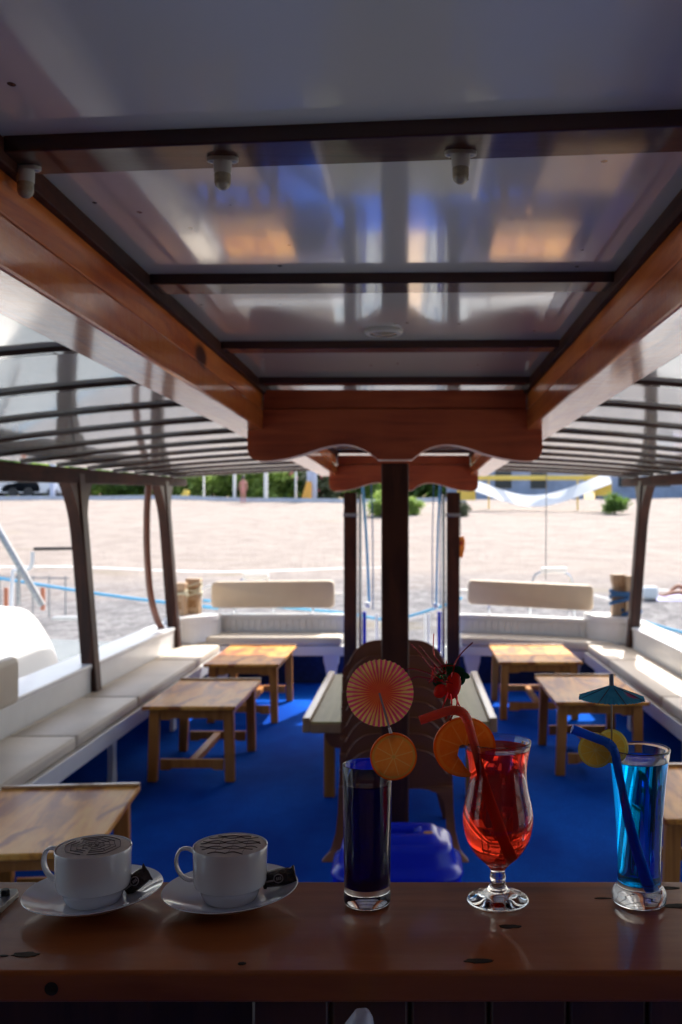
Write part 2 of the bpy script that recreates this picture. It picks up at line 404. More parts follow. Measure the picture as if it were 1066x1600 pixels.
def umb_mat():
    m, t, b = nm('teal_umbrella_paper')
    tc = t.nodes.new('ShaderNodeTexCoord'); sp = t.nodes.new('ShaderNodeSeparateXYZ'); t.links.new(tc.outputs['Object'], sp.inputs[0])
    n = noise(t, coords(t), 60, 4)
    col = ramp(t, n, [(.3, (.02,.28,.45)), (.7, (.08,.48,.62))])
    # printed red blossom near one rib
    dx = math_n(t, 'SUBTRACT', sp.outputs['X'], .0195); dy = math_n(t, 'ADD', sp.outputs['Y'], .012)
    rr = math_n(t, 'SQRT', math_n(t, 'ADD', math_n(t, 'MULTIPLY', dx, dx), math_n(t, 'MULTIPLY', dy, dy)))
    rr = math_n(t, 'ADD', rr, math_n(t, 'MULTIPLY', noise(t, coords(t), 350, 2), .006))
    col = mixc(t, ramp(t, rr, [(.0075, (1,1,1)), (.0095, (0,0,0))]), col, (.70,.04,.16))
    t.links.new(col, b.inputs['Base Color']); b.inputs['Roughness'].default_value = .6
    tr = t.nodes.new('ShaderNodeBsdfTranslucent'); t.links.new(col, tr.inputs[0])
    mx = t.nodes.new('ShaderNodeMixShader'); mx.inputs[0].default_value = .5
    t.links.new(b.outputs[0], mx.inputs[1]); t.links.new(tr.outputs[0], mx.inputs[2])
    t.links.new(mx.outputs[0], t.nodes['Material Output'].inputs[0]); return m
M['umb'] = umb_mat()

# ================================================================== SETTING
CX = -0.08                                  # the boat's centre line
def mx_(x): return 2*CX - x                 # mirror across it
# sea, beach, ground behind
b = MB(); b.face([(-900,-900,-1),(900,-900,-1),(900,24,-1),(-900,24,-1)]); tag(b.build('sea', M['sea']), kind='structure')
def beach_z(x, y):
    z = -1.35 + .0935*(y-17.5)
    if y > 66: z = -1.35+.0935*48.5 + (y-66)*.012
    z += .10*math.sin(x*.11+y*.07)+.05*math.sin(x*.31-y*.19)+.03*math.sin(x*.7+y*.5)
    return z
ys = [17.5+i*.8 for i in range(62)]+[70,76,90,120,200,400,900]
xs = [-400,-200,-120,-90]+[-70+i*2.2 for i in range(64)]+[90,130,220,400]
b = MB(); b.sheet([[(x, y, beach_z(x, y)) for x in xs] for y in ys])
tag(b.build('beach', M['beach'], smooth=True, angle=80, origin=(0,0,0)), kind='structure')

# deck
b = MB(); b.box(-2.24, mx_(-2.24), -1.6, 9.25, -.06, 0); tag(b.build('deck', M['carpet']), kind='structure')
# ceilings
RY0, RY1 = -1.6, 9.2
b = MB(); b.box(-.70, mx_(-.70), RY0, RY1, 2.176, 2.216); cc = tag(b.build('ceiling', M['ceil']), kind='structure')
def cross(yl0, yl1, yr0, yr1):
    b = MB(); xl, xr = -.664, .504
    b.hexa([(xl,yl0,2.150),(xr,yr0,2.150),(xr,yr1,2.150),(xl,yl1,2.150),(xl,yl0,2.178),(xr,yr0,2.178),(xr,yr1,2.178),(xl,yl1,2.178)], .003)
    return b.build('cross_beam', M['darkX'], cc)
cross(1.555,1.66,1.445,1.55); cross(2.42,2.53,2.395,2.50); cross(3.32,3.41,3.29,3.38); cross(4.14,4.22,4.12,4.20)
for y in (5.1, 5.95, 6.8, 7.65, 8.3): cross(y, y+.09, y, y+.09)
cross(.55,.65,.5,.6)
def edge_z(y): return 1.868+.022*(y-5.1)
def inner_z(y): return 2.015+.003*(y-5.1)
def side_ceiling(sgn):
    xi, xo = (-.70, -2.30)
    if sgn > 0: xi, xo = mx_(xi), mx_(xo)
    b = MB(); rows = []
    for i in range(19):
        y = RY0+(RY1-RY0)*i/18; rows.append([(xi+(xo-xi)*k/6, y, inner_z(y)+.028+(edge_z(y)-inner_z(y))*(k/6)**1.5) for k in range(7)])
    b.sheet(rows)
    top = [[(p[0], p[1], p[2]+.045) for p in r] for r in rows]
    b.sheet(top)
    for k in range(18):
        for j in (0, 6):
            b.face([rows[k][j], rows[k+1][j], top[k+1][j], top[k][j]])
    for k in range(6):
        for j in (0, 18):
            b.face([rows[j][k], rows[j][k+1], top[j][k+1], top[j][k]])
    o = tag(b.build('side_ceiling', M['ceil'], smooth=True), kind='structure')
    for y in (-.6,.1,.75,1.35,1.95,2.58,3.22,3.85,4.46,5.05,5.62,6.2,6.78,7.36,7.94,8.52,9.08):
        b = MB(); rings = []
        for k in range(7):
            x = xi+(xo-xi)*k/6; z = inner_z(y)+(edge_z(y)-inner_z(y))*(k/6)**1.5
            wd = .04
            rings.append([(x,y,z+.014),(x,y+wd,z+.014),(x,y+wd,z+.032),(x,y,z+.032)])
        b.loft(rings); b.build('batten', M['darkX'], o)
    return o
side_ceiling(-1); side_ceiling(1)
# unseen wall added behind the camera to darken the bar and cups
b = MB(); b.box(-2.3, 2.14, -1.66, -1.6, -.06, 2.2); tag(b.build('added_back_wall', M['added_wall']), kind='structure')
for x0, x1 in ((-2.3,-2.24), (mx_(-2.24), mx_(-2.3))):
    b = MB(); b.box(x0, x1, -1.598, .15, .0, 1.86); tag(b.build('added_side_wall', M['added_wall']), kind='structure')  # unseen side walls, added to hold side light off the bar

# ================================================================== ROOF FRAME
for sgn in (-1, 1):
    f = (lambda x: x) if sgn < 0 else mx_
    nmn = 'left' if sgn < 0 else 'right'
    t_ = thing('roof_beam', 'varnished pine roof beam running aft along the %s of the middle ceiling' % nmn, 'beam', (f(-.75), 3.8, 1.968), 'long varnished roof beams')
    b = MB(); b.box(f(-.682), f(-.83), -1.59, 8.72, 2.062, 2.170, .004); b.build('upper_plank', M['beamY'], t_)
    b = MB(); b.box(f(-.676), f(-.832), -1.59, 8.722, 1.968, 2.060, .007); b.build('lower_plank', M['beamG'], t_)
    b = MB(); b.box(f(-.662), f(-.681), -1.588, 8.60, 2.132, 2.174, .003); b.build('edge_trim', M['darkY'], t_)
def smooth_pts(pts, n=6):
    out = []
    for i in range(len(pts)-1):
        p0 = pts[max(i-1,0)]; p1 = pts[i]; p2 = pts[i+1]; p3 = pts[min(i+2,len(pts)-1)]
        for k in range(n):
            u = k/n; out.append(tuple(.5*((2*p1[j])+(-p0[j]+p2[j])*u+(2*p0[j]-5*p1[j]+4*p2[j]-p3[j])*u*u+(-p0[j]+3*p1[j]-3*p2[j]+p3[j])*u**3) for j in range(len(p1))))
    out.append(tuple(pts[-1])); return out
def bracket(Y, thick, label, x0=None):
    k = 4.4/F
    half = [(391,700),(393,712),(402,720),(416,722),(445,719),(475,712),(505,702),(530,697),(552,698),(575,707),(592,720)]
    L = smooth_pts([((px-VX)*k, H-(py-VY)*k) for px, py in half], 4)
    top = [(L[0][0], 1.966), (-.674, 1.966), (-.674, 2.062)]
    LL = [top[2], top[1], top[0]]+L
    RR = [(mx_(x), z) for x, z in LL[::-1]]
    t_ = thing('arched_bracket', label, 'bracket', (CX, Y, 1.82), 'arched brackets under the roof')
    b = MB(); b.prism(LL+RR, 'y', Y, Y+thick, .006); b.build('arched_board', M['beamX'], t_)
    b = MB(); b.box(-.672, mx_(-.672), Y+.012, Y+thick+.02, 2.064, 2.148, .004); b.build('upper_board', M['beamX'], t_)
    return t_
bracket(4.32, .10, 'reddish wood arched bracket on top of the dark centre post')
bracket(8.55, .10, 'smaller looking arched bracket farther aft above the stern gateway')
b = MB(); b.box(CX-.062, CX+.062, 4.345, 4.455, 0, 1.818, .006); tag(b.build('post', M['postZ']), 'thick dark centre post standing behind the drinks and under the arched bracket', 'post')
for x0, x1, s in ((-.615,-.50,'left'), (.305,.42,'right')):
    t_ = thing('post', 'dark wooden post on the %s side of the stern gateway' % s, 'post', ((x0+x1)/2, 8.62, 0), 'stern gateway posts')
    b = MB(); b.box(x0, x1, 8.56, 8.67, 0, 1.817, .006); b.build('shaft', M['postZ'], t_)
    b = MB(); b.box(x0-.008, x1+.008, 8.552, 8.678, 1.60, 1.63, .003); b.build('metal_band', M['dsteel'], t_)
    xs_ = x1+.03 if s == 'left' else x0-.03
    b = MB(); b.tube([(xs_, 8.60, .0), (xs_, 8.60, 1.80)], .015, 12)
    tag(b.build('steel_pole', M['chrome'], smooth=True), 'thin steel pole against the %s gateway post' % s, 'pole', 'steel poles of the gateway')
    xs2 = x1+.068 if s == 'left' else x0-.068
    b = MB(); b.box(xs2-.016, xs2+.016, 8.58, 8.61, .0, .75, .004)
    tag(b.build('gate_upright', M['stool']), 'short blue upright inside the %s of the stern gateway' % s, 'upright', 'blue gateway uprights')

# side posts with knees + edge beams
def side_post(sgn, Y, label):
    f = (lambda x: x) if sgn < 0 else mx_
    zt = edge_z(Y)-.02
    t_ = thing('roof_post', label, 'post', (f(-2.13), Y, .56), 'slanted posts carrying the roof edge')
    b = MB(); x0, x1 = -2.045, -2.135
    b.hexa([(f(x0),Y-.055,.44),(f(x1),Y-.055,.44),(f(x1),Y+.055,.44),(f(x0),Y+.055,.44),
            (f(x0-.115),Y-.055,zt),(f(x1-.115),Y-.055,zt),(f(x1-.115),Y+.055,zt),(f(x0-.115),Y+.055,zt)], .008)
    b.build('shaft', M['postZ'], t_)
    for d in (-1, 1):
        b = MB(); out = []
        K = 14; A = []; B2 = []
        for k in range(K+1):
            z = zt-.03-.50*(1-k/K); yy = .05 + .20*(k/K)**3.0 if k else .045
            xs_ = -2.045-.115*(z-.44)/(zt-.44)
            A.append((f(xs_-.012), z, yy)); 
        rings = []
        for x, z, yy in A:
            x2 = x-.075 if sgn < 0 else x+.075
            rings.append([(x,Y+d*.05,z),(x,Y+d*(yy+.006),z),(x2,Y+d*(yy+.006),z),(x2,Y+d*.05,z)])
        b.loft(rings); b.build('knee', M['postZ'], t_, smooth=True)
    return t_
side_post(-1, 6.27, 'slanted dark roof post on the left bulwark nearest the camera')
side_post(-1, 8.45, 'slanted dark roof post by the left bollards and curved strut')
side_post(1, 8.45, 'slanted dark roof post by the right bollards with blue rope')
side_post(1, 6.27, 'slanted dark roof post on the right bulwark at the picture edge')
for sgn in (-1, 1):
    f = (lambda x: x) if sgn < 0 else mx_
    b = MB(); y0, y1 = 1.62, 9.18
    b.hexa([(f(-2.16),y0,edge_z(y0)-.13),(f(-2.26),y0,edge_z(y0)-.13),(f(-2.26),y1,edge_z(y1)-.065),(f(-2.16),y1,edge_z(y1)-.065),
            (f(-2.16),y0,edge_z(y0)+.005),(f(-2.26),y0,edge_z(y0)+.005),(f(-2.26),y1,edge_z(y1)+.005),(f(-2.16),y1,edge_z(y1)+.005)], .006)
    tag(b.build('edge_beam', M['darkY']), 'dark beam along the %s edge of the roof' % ('left' if sgn<0 else 'right'), 'beam', 'roof edge beams')
# curved strut
b = MB(); b.tube(smooth_pts([(-2.18,7.93,1.86),(-2.19,7.91,1.65),(-2.20,7.95,1.30),(-2.20,8.05,.95),(-2.19,8.22,.72),(-2.17,8.36,.60)],6), .028, 10)
tag(b.build('curved_strut', plain('red_brown_strut', (.16,.055,.03), .4, .2, 10), smooth=True), 'curved red-brown wooden strut bowing beside the left aft roof post', 'strut')

# ================================================================== BULWARKS, BENCHES
for sgn in (-1, 1):
    f = (lambda x: x) if sgn < 0 else mx_
    side = 'left' if sgn < 0 else 'right'
    t_ = thing('bulwark', 'white painted bulwark with wide cap rail along the %s side' % side, 'bulwark', (f(-2.2), 5.4, 0), 'side bulwarks')
    b = MB(); b.box(f(-2.085), f(-2.13), 1.62, 9.0, .36, .60, .003); b.build('inner_panel', M['white'], t_)
    b = MB(); b.box(f(-2.075), f(-2.32), 1.61, 9.02, .602, .632, .008); b.build('cap_rail', M['white'], t_)
    b = MB(); b.box(f(-2.242), f(-2.31), 1.605, 9.3, -1.1, .598, .003); b.build('hull_side', M['hull'], t_)
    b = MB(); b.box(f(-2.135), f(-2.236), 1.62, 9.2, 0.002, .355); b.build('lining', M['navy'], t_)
    # bench
    t_ = thing('side_bench', 'long white side bench with beige cushions along the %s bulwark' % side, 'bench', (f(-1.9), 5.3, 0), 'benches along the sides')
    b = MB(); b.box(f(-1.735), f(-2.083), 1.7, 8.62, .345, .378, .003); b.build('seat_board', M['white'], t_)
    b = MB(); b.box(f(-1.705), f(-1.733), 1.7, 8.66, .290, .383, .004); b.build('fascia', M['white'], t_)
    for y in (2.6, 4.2, 5.70, 7.15, 8.45):
        b = MB(); prof = [(.05,.343),(.05,.27),(.038,.22),(.030,.15),(.036,.08),(.045,.02),(.045,.002)]
        L = [(p,z) for p,z in prof]
        b.prism([(y-p,z) for p,z in L]+[(y+p,z) for p,z in L[::-1]], 'x', f(-1.77), f(-1.80), .003); b.build('leg', M['white'], t_)
    for y0, y1 in ((1.75,2.85),(2.86,3.95),(3.96,4.93),(4.94,6.04),(6.055,7.66),(7.675,8.60)):
        b = MB(); b.box(f(-1.725), f(-2.078), y0, y1, .379, .452, .022, 3)
        cu = tag(b.build('seat_cushion', M['cushion'], smooth=True, angle=60), 'beige cushion %s on the %s side bench' % ({1.75:'beside the bar',2.86:'second from the bar',3.96:'third from the bar',4.94:'just before the near roof post',6.055:'just behind the near roof post',7.675:'at the aft corner'}[y0], side), 'cushion', 'side bench cushions')
        xa_, xb_ = sorted((f(-1.727), f(-2.076))); lp = []
        for cx_, cy_, a0_ in ((xb_-.022,y1-.024,0),(xa_+.022,y1-.024,90),(xa_+.022,y0+.024,180),(xb_-.022,y0+.024,270)):
            for q in range(5): lp.append((cx_+.018*math.cos(R(a0_+22.5*q)), cy_+.018*math.sin(R(a0_+22.5*q)), .4485))
        b = MB(); b.tube(lp, .0045, 6, close=True); b.build('piping', M['cushion'], cu, smooth=True)
# backrest pad at the left edge
b = MB(); b.box(-1.985, -2.06, 3.7, 4.86, .634, .875, .035, 4)
tag(b.build('backrest_pad', M['cushion'], smooth=True, angle=60), 'beige backrest pad standing on the left bulwark at the picture edge', 'backrest')

def stern_bench(sgn, label_b):
    side = 'left' if sgn < 0 else 'right'
    if sgn < 0: xa, xb = -2.0, -.63; ya, yb = 0, 0
    else: xa, xb = .43, 1.84; ya, yb = 0, -.10
    def tl(b): # right bench is turned a little and drops outboard
        if sgn > 0:
            for v in b.bm.verts:
                u = (v.co.x-xa)/(xb-xa); v.co.y -= .25*u*u; v.co.z -= .035*u*(1 if v.co.z > .36 else 0)
        return b
    t_ = thing('stern_bench', label_b, 'bench', ((xa+xb)/2, 9.0, 0), 'stern benches')
    def bx(*a, bev=.004, cuts=0):
        b = MB(); n = 6; xs_ = [a[0]+(a[1]-a[0])*i/n for i in range(n+1)]
        rings = [[(x,a[2],a[4]),(x,a[3],a[4]),(x,a[3],a[5]),(x,a[2],a[5])] for x in xs_]
        b.loft(rings); 
        return tl(b)
    bx(xa, xb, 8.80, 8.83, .325, .412).build('front_board', M['white'], t_)
    bx(xa, xb, 8.832, 9.18, .38, .408).build('seat_board', M['white'], t_)
    b = bx(xa, xb, 9.20, 9.235, .38, .635)
    b.build('back_board', M['white'], t_)
    b = MB()
    n = 22
    for i in range(n):
        x = xa+.02+(xb-xa-.04)*i/n
        for v in [0]: b.box(x, x+(xb-xa-.04)/n-.014, 9.188, 9.202, .50, .622, .002, 1)
    tl(b); b.build('tongue_and_groove', M['white'], t_)
    bx(xa-.02 if sgn<0 else xa-.09, xb+(.09 if sgn<0 else .02), 9.17, 9.30, .637, .668).build('cap_rail', M['white'], t_)
    lx = xb-.12 if sgn < 0 else xa+.12
    for x in (lx, xa+.25 if sgn < 0 else xb-.35):
        b = MB(); prof = [(.075,.323),(.07,.26),(.05,.20),(.040,.13),(.045,.06),(.05,.002)]
        b.prism([(x-p,z) for p,z in prof]+[(x+p,z) for p,z in prof[::-1]], 'y', 8.84, 8.87, .003); b.build('leg', M['white'], t_)
    # cushion
    b = MB(); b.box(xa+.01, xb-.02, 8.79, 9.185, .413, .50, .028, 3)
    bmesh.ops.subdivide_edges(b.bm, edges=[e for e in b.bm.edges if abs(e.verts[0].co.x-e.verts[1].co.x) > .5], cuts=5)
    tl(b); tag(b.build('seat_cushion', M['cushion'], smooth=True, angle=60), 'beige cushion on the %s stern bench' % side, 'cushion', 'stern bench cushions')
    # hull panel under and behind
stern_bench(-1, 'white planked stern bench left of the gateway')
stern_bench(1, 'white planked stern bench right of the gateway')
for xx0,xx1,ss in ((-2.2,-.62,'left'),(.43,2.04,'right')):
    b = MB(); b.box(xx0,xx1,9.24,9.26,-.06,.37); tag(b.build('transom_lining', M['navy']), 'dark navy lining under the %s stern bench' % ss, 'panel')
    b = MB(); b.box(xx0-.10 if xx0<0 else xx0,xx1 if xx0<0 else xx1+.10,9.30,9.36,-1.1,.61,.01); tag(b.build('transom', M['hull']), 'white transom behind the %s stern bench' % ss, 'transom')
def pad(p0, p1, p2, p3, Y0, Y1, label):
    # corners photo px: TL, TR, BR, BL
    b = MB()
    a, c_, d, e = P(*p0, Y0), P(*p1, Y1), P(*p2, Y1), P(*p3, Y0)
    off = Vector((0,.075,0)); up=Vector((0,0,0))
    v = [e, d, d+off, e+off, a, c_, c_+off, a+off]
    def rc(P0, P1, P2, rr_=.055):
        d0 = (P0-P1).normalized(); d2 = (P2-P1).normalized(); s_ = P1+d0*rr_; e_ = P1+d2*rr_
        return [(s_*(1-u)**2+P1*2*u*(1-u)+e_*u*u) for u in [q/6 for q in range(7)]]
    loop = rc(e,a,c_)+rc(a,c_,d)+rc(c_,d,e)+rc(d,e,a); cen = (a+c_+d+e)/4
    rings = []
    for yo, k in ((0,.955),(.006,.985),(.016,1.0),(.060,1.0),(.070,.985),(.075,.955)):
        rings.append([cen+(q-cen)*1.0 - (q-cen).normalized()*(1-k)*.35 + Vector((0,yo,0)) for q in loop])
    b.loft(rings)
    t_ = thing('backrest', label, 'backrest', tuple((e+d)/2), 'stern backrests')
    b.build('pad', M['cushion2'], t_, smooth=True, angle=60)
    for u in (.18, .82):
        q = e.lerp(d, u)+Vector((0,.06,.03)); bb = MB()
        bb.tube([q, (q.x, q.y+.02, .66)], .011, 8); bb.build('support_tube', M['chrome'], t_, smooth=True)
pad((330,909),(522,907),(523,950),(329,950), 9.25, 9.25, 'beige padded backrest above the left stern bench')
pad((732,906),(928,915),(928,955),(731,944), 9.25, 9.0, 'beige padded backrest above the right stern bench')

# bollards on corner blocks
def bollard_set(sgn):
    side = 'left' if sgn < 0 else 'right'
    f = (lambda x: x) if sgn < 0 else mx_
    dx = 0 if sgn < 0 else -.03
    t_ = thing('mooring_block', 'white corner block under the %s bollards' % side, 'block', (f(-2.02), 8.95, .46), 'white corner blocks')
    b = MB(); pts = smooth_pts([(-2.24,8.62),(-2.12,8.60),(-2.02,8.64),(-1.90,8.76),(-1.82,8.92),(-1.82,9.14),(-2.24,9.14)][:6],3)+[(-2.24,9.14)]
    b.prism([(f(x)+dx,y) for x,y in pts], 'z', .634, .69, .008)
    b.build('top', M['white'], t_)
    b = MB(); b.prism([(f(x*.98-.04)+dx, y+.02) for x,y in pts], 'z', .455, .631, .004); b.build('body', M['white'], t_)
    grp = 'wooden mooring bollards'
    if sgn < 0: data = ((-2.155, 8.86, .30, 'near left bollard with cream rope low on its neck'), (-2.06, 9.04, .33, 'far left bollard with cream rope round its top'))
    else: data = ((1.90, 8.86, .38, 'right bollard farther from the post, blue rope wound round'), (2.005, 8.80, .37, 'right bollard touching the roof post, blue rope wound round'))
    for x, y, h, lab in data:
        t2 = thing('bollard', lab, 'bollard', (x, y, .69), grp)
        z = .691; hw = .062; hy = .055 if sgn > 0 else .062
        rings = []
        for zz, s in ((0,1),(.02,1.02),(h*.25,.93),(h*.5,.86),(h*.72,.84),(h*.80,1.0),(h*.97,1.08),(h,1.0)):
            w_ = hw*s; rings.append([(x-w_,y-hy*s,z+zz),(x+w_,y-hy*s,z+zz),(x+w_,y+hy*s,z+zz),(x-w_,y+hy*s,z+zz)])
        b = MB(); b.loft(rings); b.build('timber', M['bollard'], t2)
        if sgn < 0:
            b = MB(); b.prism([(x-hw*.7,.0+z+.06),(x+hw*.6,z+.06),(x+hw*.5,z+.13),(x-hw*.6,z+.13)],'y',y-hy*.97,y-hy*.90); b.build('worn_patch', M['tableR'], t2)
    def coil(c, rx, ry, z0, z1, turns, mat, lab, r=.011):
        pts = []; n = int(turns*20)
        for i in range(n+1):
            a = i*2*math.pi/20; u = i/n; zz = z0+(z1-z0)*u+.018*math.sin(a*1.3+1)
            e = 1/max(abs(math.cos(a))**4+abs(math.sin(a))**4, 1e-6)**.25
            pts.append((c[0]+rx*e*math.cos(a), c[1]+ry*e*math.sin(a), zz))
        b = MB(); b.tube(pts, r, 7); tag(b.build('rope_coil', mat, smooth=True), lab, 'rope', 'ropes wound on bollards')
    if sgn < 0:
        coil((-2.155,8.86), .070,.070, .86, .92, 3, M['rope_w'], 'cream rope wound round the near left bollard', .009)
        coil((-2.06,9.04), .068,.068, .84, .985, 4.5, M['rope_w'], 'cream rope wound high round the far left bollard', .009)
    else:
        coil((1.953,8.83), .126,.073, .80, .935, 3.2, M['rope_b'], 'blue rope wound round both right bollards', .019)
        coil((2.005,8.80), .078,.07, .705, .735, 1.5, M['rope_b'], 'blue rope loop low on the right bollard', .018)
bollard_set(-1); bollard_set(1)

# ================================================================== TABLES
def make_table(x0, x1, y0, y1, label, top=.467):
    t_ = thing('wooden_table', label, 'table', ((x0+x1)/2, (y0+y1)/2, 0), 'small wooden tables')
    b = MB(); b.box(x0, x1, y0, y1, top-.024, top, .005)
    b.build('tabletop', M['tableT'], t_)
    b = MB(); b.box(x0+.0, x1-.0, y1-.022, y1, top+.001, top+.013, .003);
    b.build('raised_edge', M['tableR'], t_)
    lx = (x0+.025, x1-.025-.062); ly = (y0+.075, y1-.075-.045)
    for i, x in enumerate(lx):
        for y in ly:
            b = MB(); sp = -.012 if i == 0 else .012
            b.hexa([(x+sp,y,0.001),(x+.055+sp,y,0.001),(x+.055+sp,y+.045,0.001),(x+sp,y+.045,0.001),(x,y,top-.026),(x+.062,y,top-.026),(x+.062,y+.045,top-.026),(x,y+.045,top-.026)], .004)
            b.build('leg', M['tableL'], t_)
    for y in ly:
        xa, xb = lx[0]+.063, lx[1]-.001; wv = xb-xa
        def rail(zt, zb, nm_):
            o = [(xa,zt),(xb,zt),(xb,zb-.014),(xb-wv*.14,zb-.014),(xb-wv*.20,zb),(xa+wv*.20,zb),(xa+wv*.14,zb-.014),(xa,zb-.014)]
            b = MB(); b.prism(o, 'y', y+.012, y+.034, .002); b.build(nm_, M['tableL'], t_)
        rail(top-.027, top-.085, 'apron')
        rail(.135, .085, 'lower_rail')
    for x in lx:
        b = MB(); b.box(x+.018, x+.042, ly[0]+.046, ly[1]-.001, top-.08, top-.027, .002); b.build('side_apron', M['tableL'], t_)
    xm = (x0+x1)/2
    b = MB(); b.box(xm-.022, xm+.022, ly[0]+.035, ly[1]+.011, .09, .13, .003); b.build('stretcher', M['tableL'], t_)
    return t_
tc_ = make_table(-1.635,-1.085, 3.13, 3.93, 'wooden table nearest the camera at the left behind the coffee cups')
tc_.rotation_euler = (0, 0, R(5))
make_table(-1.595,-1.043, 5.64, 6.60, 'wooden table by the left side bench, second from the bar')
make_table(-1.60,-1.02, 7.32, 8.42, 'wooden table at the stern left, farthest on its side')
make_table(.92,1.50, 3.50, 4.27, 'wooden table behind the blue drink at the right picture edge')
make_table(.862,1.43, 5.78, 6.78, 'wooden table by the right side bench, behind the paper umbrella')
make_table(.67,1.32, 7.44, 8.45, 'wooden table at the stern right with sun on its far edge')
# wide pale table behind the chairs
t_ = thing('wide_table', 'wide pale topped table with raised wooden side rails behind the stacked chairs', 'table', (-.07, 6.0, 0))
b = MB(); b.box(-.555, .415, 5.22, 6.86, .440, .464, .004); b.build('tabletop', M['tableP'], t_)
for x0, x1 in ((-.60,-.557),(.417,.46)):
    b = MB(); b.box(x0, x1, 5.215, 6.87, .405, .486, .006); b.build('side_rail', M['tableR'], t_)
b = MB(); b.box(-.555, .415, 5.205, 5.219, .405, .455, .004); b.build('front_rail', M['tableR'], t_)
for s_ in (-1, 1):
    xc_ = -.07+s_*.335; b = MB(); b.prism([(xc_+.075*math.cos(R(q)), .404+.085*math.sin(R(q))) for q in range(180,361,15)], 'y', 5.222, 5.30, .004); b.build('rounded_bracket', M['chair'], t_)
for x in (-.50, .30):
    for y in (5.4, 6.65):
        b = MB(); b.box(x, x+.06, y, y+.06, .001, .438, .004); b.build('leg', M['tableL'], t_)

# ================================================================== STACKED CHAIRS
def make_chair(label, low=True):
    base = Vector((CX, 4.72, 0)); t_ = thing('plastic_chair', label, 'chair', tuple(base), 'stacked brown plastic chairs')
    # back shell
    n = 22; top = .475
    rows = []
    Z = [.295,.33,.37,.41,.44,.455,.468]
    for j in range(9):
        v = j/8; row = []
        for i in range(n+1):
            u = -1+2*i/n
            # outline: nearly straight sides, domed top
            w_ = .272-.006*v
            dome = top-.125*abs(u)**4.5
            z = .285+(dome-.285)*v
            y = 4.56-.03*v + .085*(1-u*u)*.0 + .045*abs(u)**2.5
            x = CX+u*w_*(1-.10*max(0,(v-.6)/.4)**2)
            row.append((x, y, z))
        rows.append(row)
    b = MB(); b.sheet(rows, .006)
    o = b.build('backrest', M['chair'], t_, smooth=True, angle=40)
    b = MB(); pts = [(p[0], p[1]-.004, p[2]) for p in rows[-1]]
    b.tube(pts, .0065, 6); b.build('top_rim', M['chair'], t_, smooth=True)
    # seat
    g = []
    for j in range(7):
        y = 4.575+.40*j/6; g.append([(CX+u*.215, y, .285+.010*abs(u)**2-.012*math.sin(j/6*3.14)+(-.03 if j == 6 else 0)) for u in (-1,-.6,-.2,.2,.6,1)])
    b = MB(); b.sheet(g, .006); b.build('seat', M['chair'], t_, smooth=True)
    for s in (-1, 1):
        # rear legs: flat plastic channel, arched towards each other at the top
        b = MB()
        rings = []
        for z, xo, xi, y in (((.292,.271,.02,4.556),(.282,.272,.15,4.552),(.262,.272,.205,4.549),(.225,.273,.228,4.546),(.17,.275,.236,4.54),(.09,.282,.238,4.50),(.03,.300,.235,4.42),(.002,.335,.25,4.37)) if low else ((.292,.271,.02,4.558),(.262,.271,.205,4.556),(.225,.271,.228,4.554),(.17,.270,.232,4.552),(.11,.268,.236,4.55))):
            rings.append([(CX+s*xo,y,z),(CX+s*xi,y,z),(CX+s*xi,y+.007,z),(CX+s*xo,y+.045,z)])
        b.loft(rings); b.build('leg', M['chair'], t_, smooth=True, angle=50)
        b = MB()
        rings = []
        for z, x, y in ((.27,.20,4.95),(.15,.225,4.99),(.002,.26,5.03)):
            rings.append([(CX+s*x-.022,y-.02,z),(CX+s*x+.022,y-.02,z),(CX+s*x+.022,y+.02,z),(CX+s*x-.022,y+.02,z)])
        b.loft(rings); b.build('leg', M['chair'], t_)
    return t_
ordn = ['lowest','second from the bottom','third from the bottom','fourth from the bottom','fourth from the top','third from the top','second from the top','topmost']
ch0 = make_chair('brown plastic chair, lowest of the stack behind the centre post')
# lift a little so that nested legs stay clear: each chair sits 66 mm higher and 12 mm farther aft
ch1 = make_chair('brown plastic chair, %s of the stack behind the centre post' % ordn[1], False); ch1.location = (CX, 4.75, .070)
for i in range(2, 8):
    dup(ch1, (CX, 4.72+.030*i, .070*i), 'brown plastic chair, %s of the stack behind the centre post' % ordn[i])

# ================================================================== BLUE STOOL
t_ = stool = thing('step_stool', 'glossy blue plastic step stool in front of the centre post', 'stool', (-.06, 3.62, 0))
stool.scale = (1,1,.955)
def rr(hx, hy, z, c=(-.058, 3.62), k=5.0, n=56, lobe=0):
    out = []
    for i in range(n):
        a = i*2*math.pi/n; e = (abs(math.cos(a))**k+abs(math.sin(a))**k)**(-1/k)
        l = 1+lobe*abs(math.sin(2*a))**6
        out.append((c[0]+hx*e*math.cos(a)*l, c[1]+hy*e*math.sin(a)*l, z))
    return out
b = MB()
b.loft([rr(.245,.175,.002),rr(.243,.173,.20),rr(.238,.168,.262),rr(.246,.174,.270),rr(.243,.171,.284),rr(.226,.156,.296),rr(.214,.146,.315),rr(.208,.142,.358),rr(.200,.136,.376),rr(.184,.122,.384),
        rr(.166,.104,.386),rr(.158,.098,.398),rr(.146,.09,.408),rr(.135,.080,.412),rr(.092,.052,.412),rr(.086,.047,.408),rr(.080,.042,.388),rr(.078,.040,.345)])
b.build('body', M['stool'], t_, smooth=True, angle=50)
b = MB(); b.box(-.125,.009,3.588,3.652,.346,.350); b.build('handle_slot_shade', M['black'], t_)  # black plate stands in for the shade inside the handle hole
b = MB(); b.lathe([(0,.0015),(.017,.0015),(.018,0)], (.058,3.575,.4125), 24); 
for v in b.bm.verts: v.co.y = 3.575+(v.co.y-3.575)*.8
b.build('sticker', M['sticker'], t_)

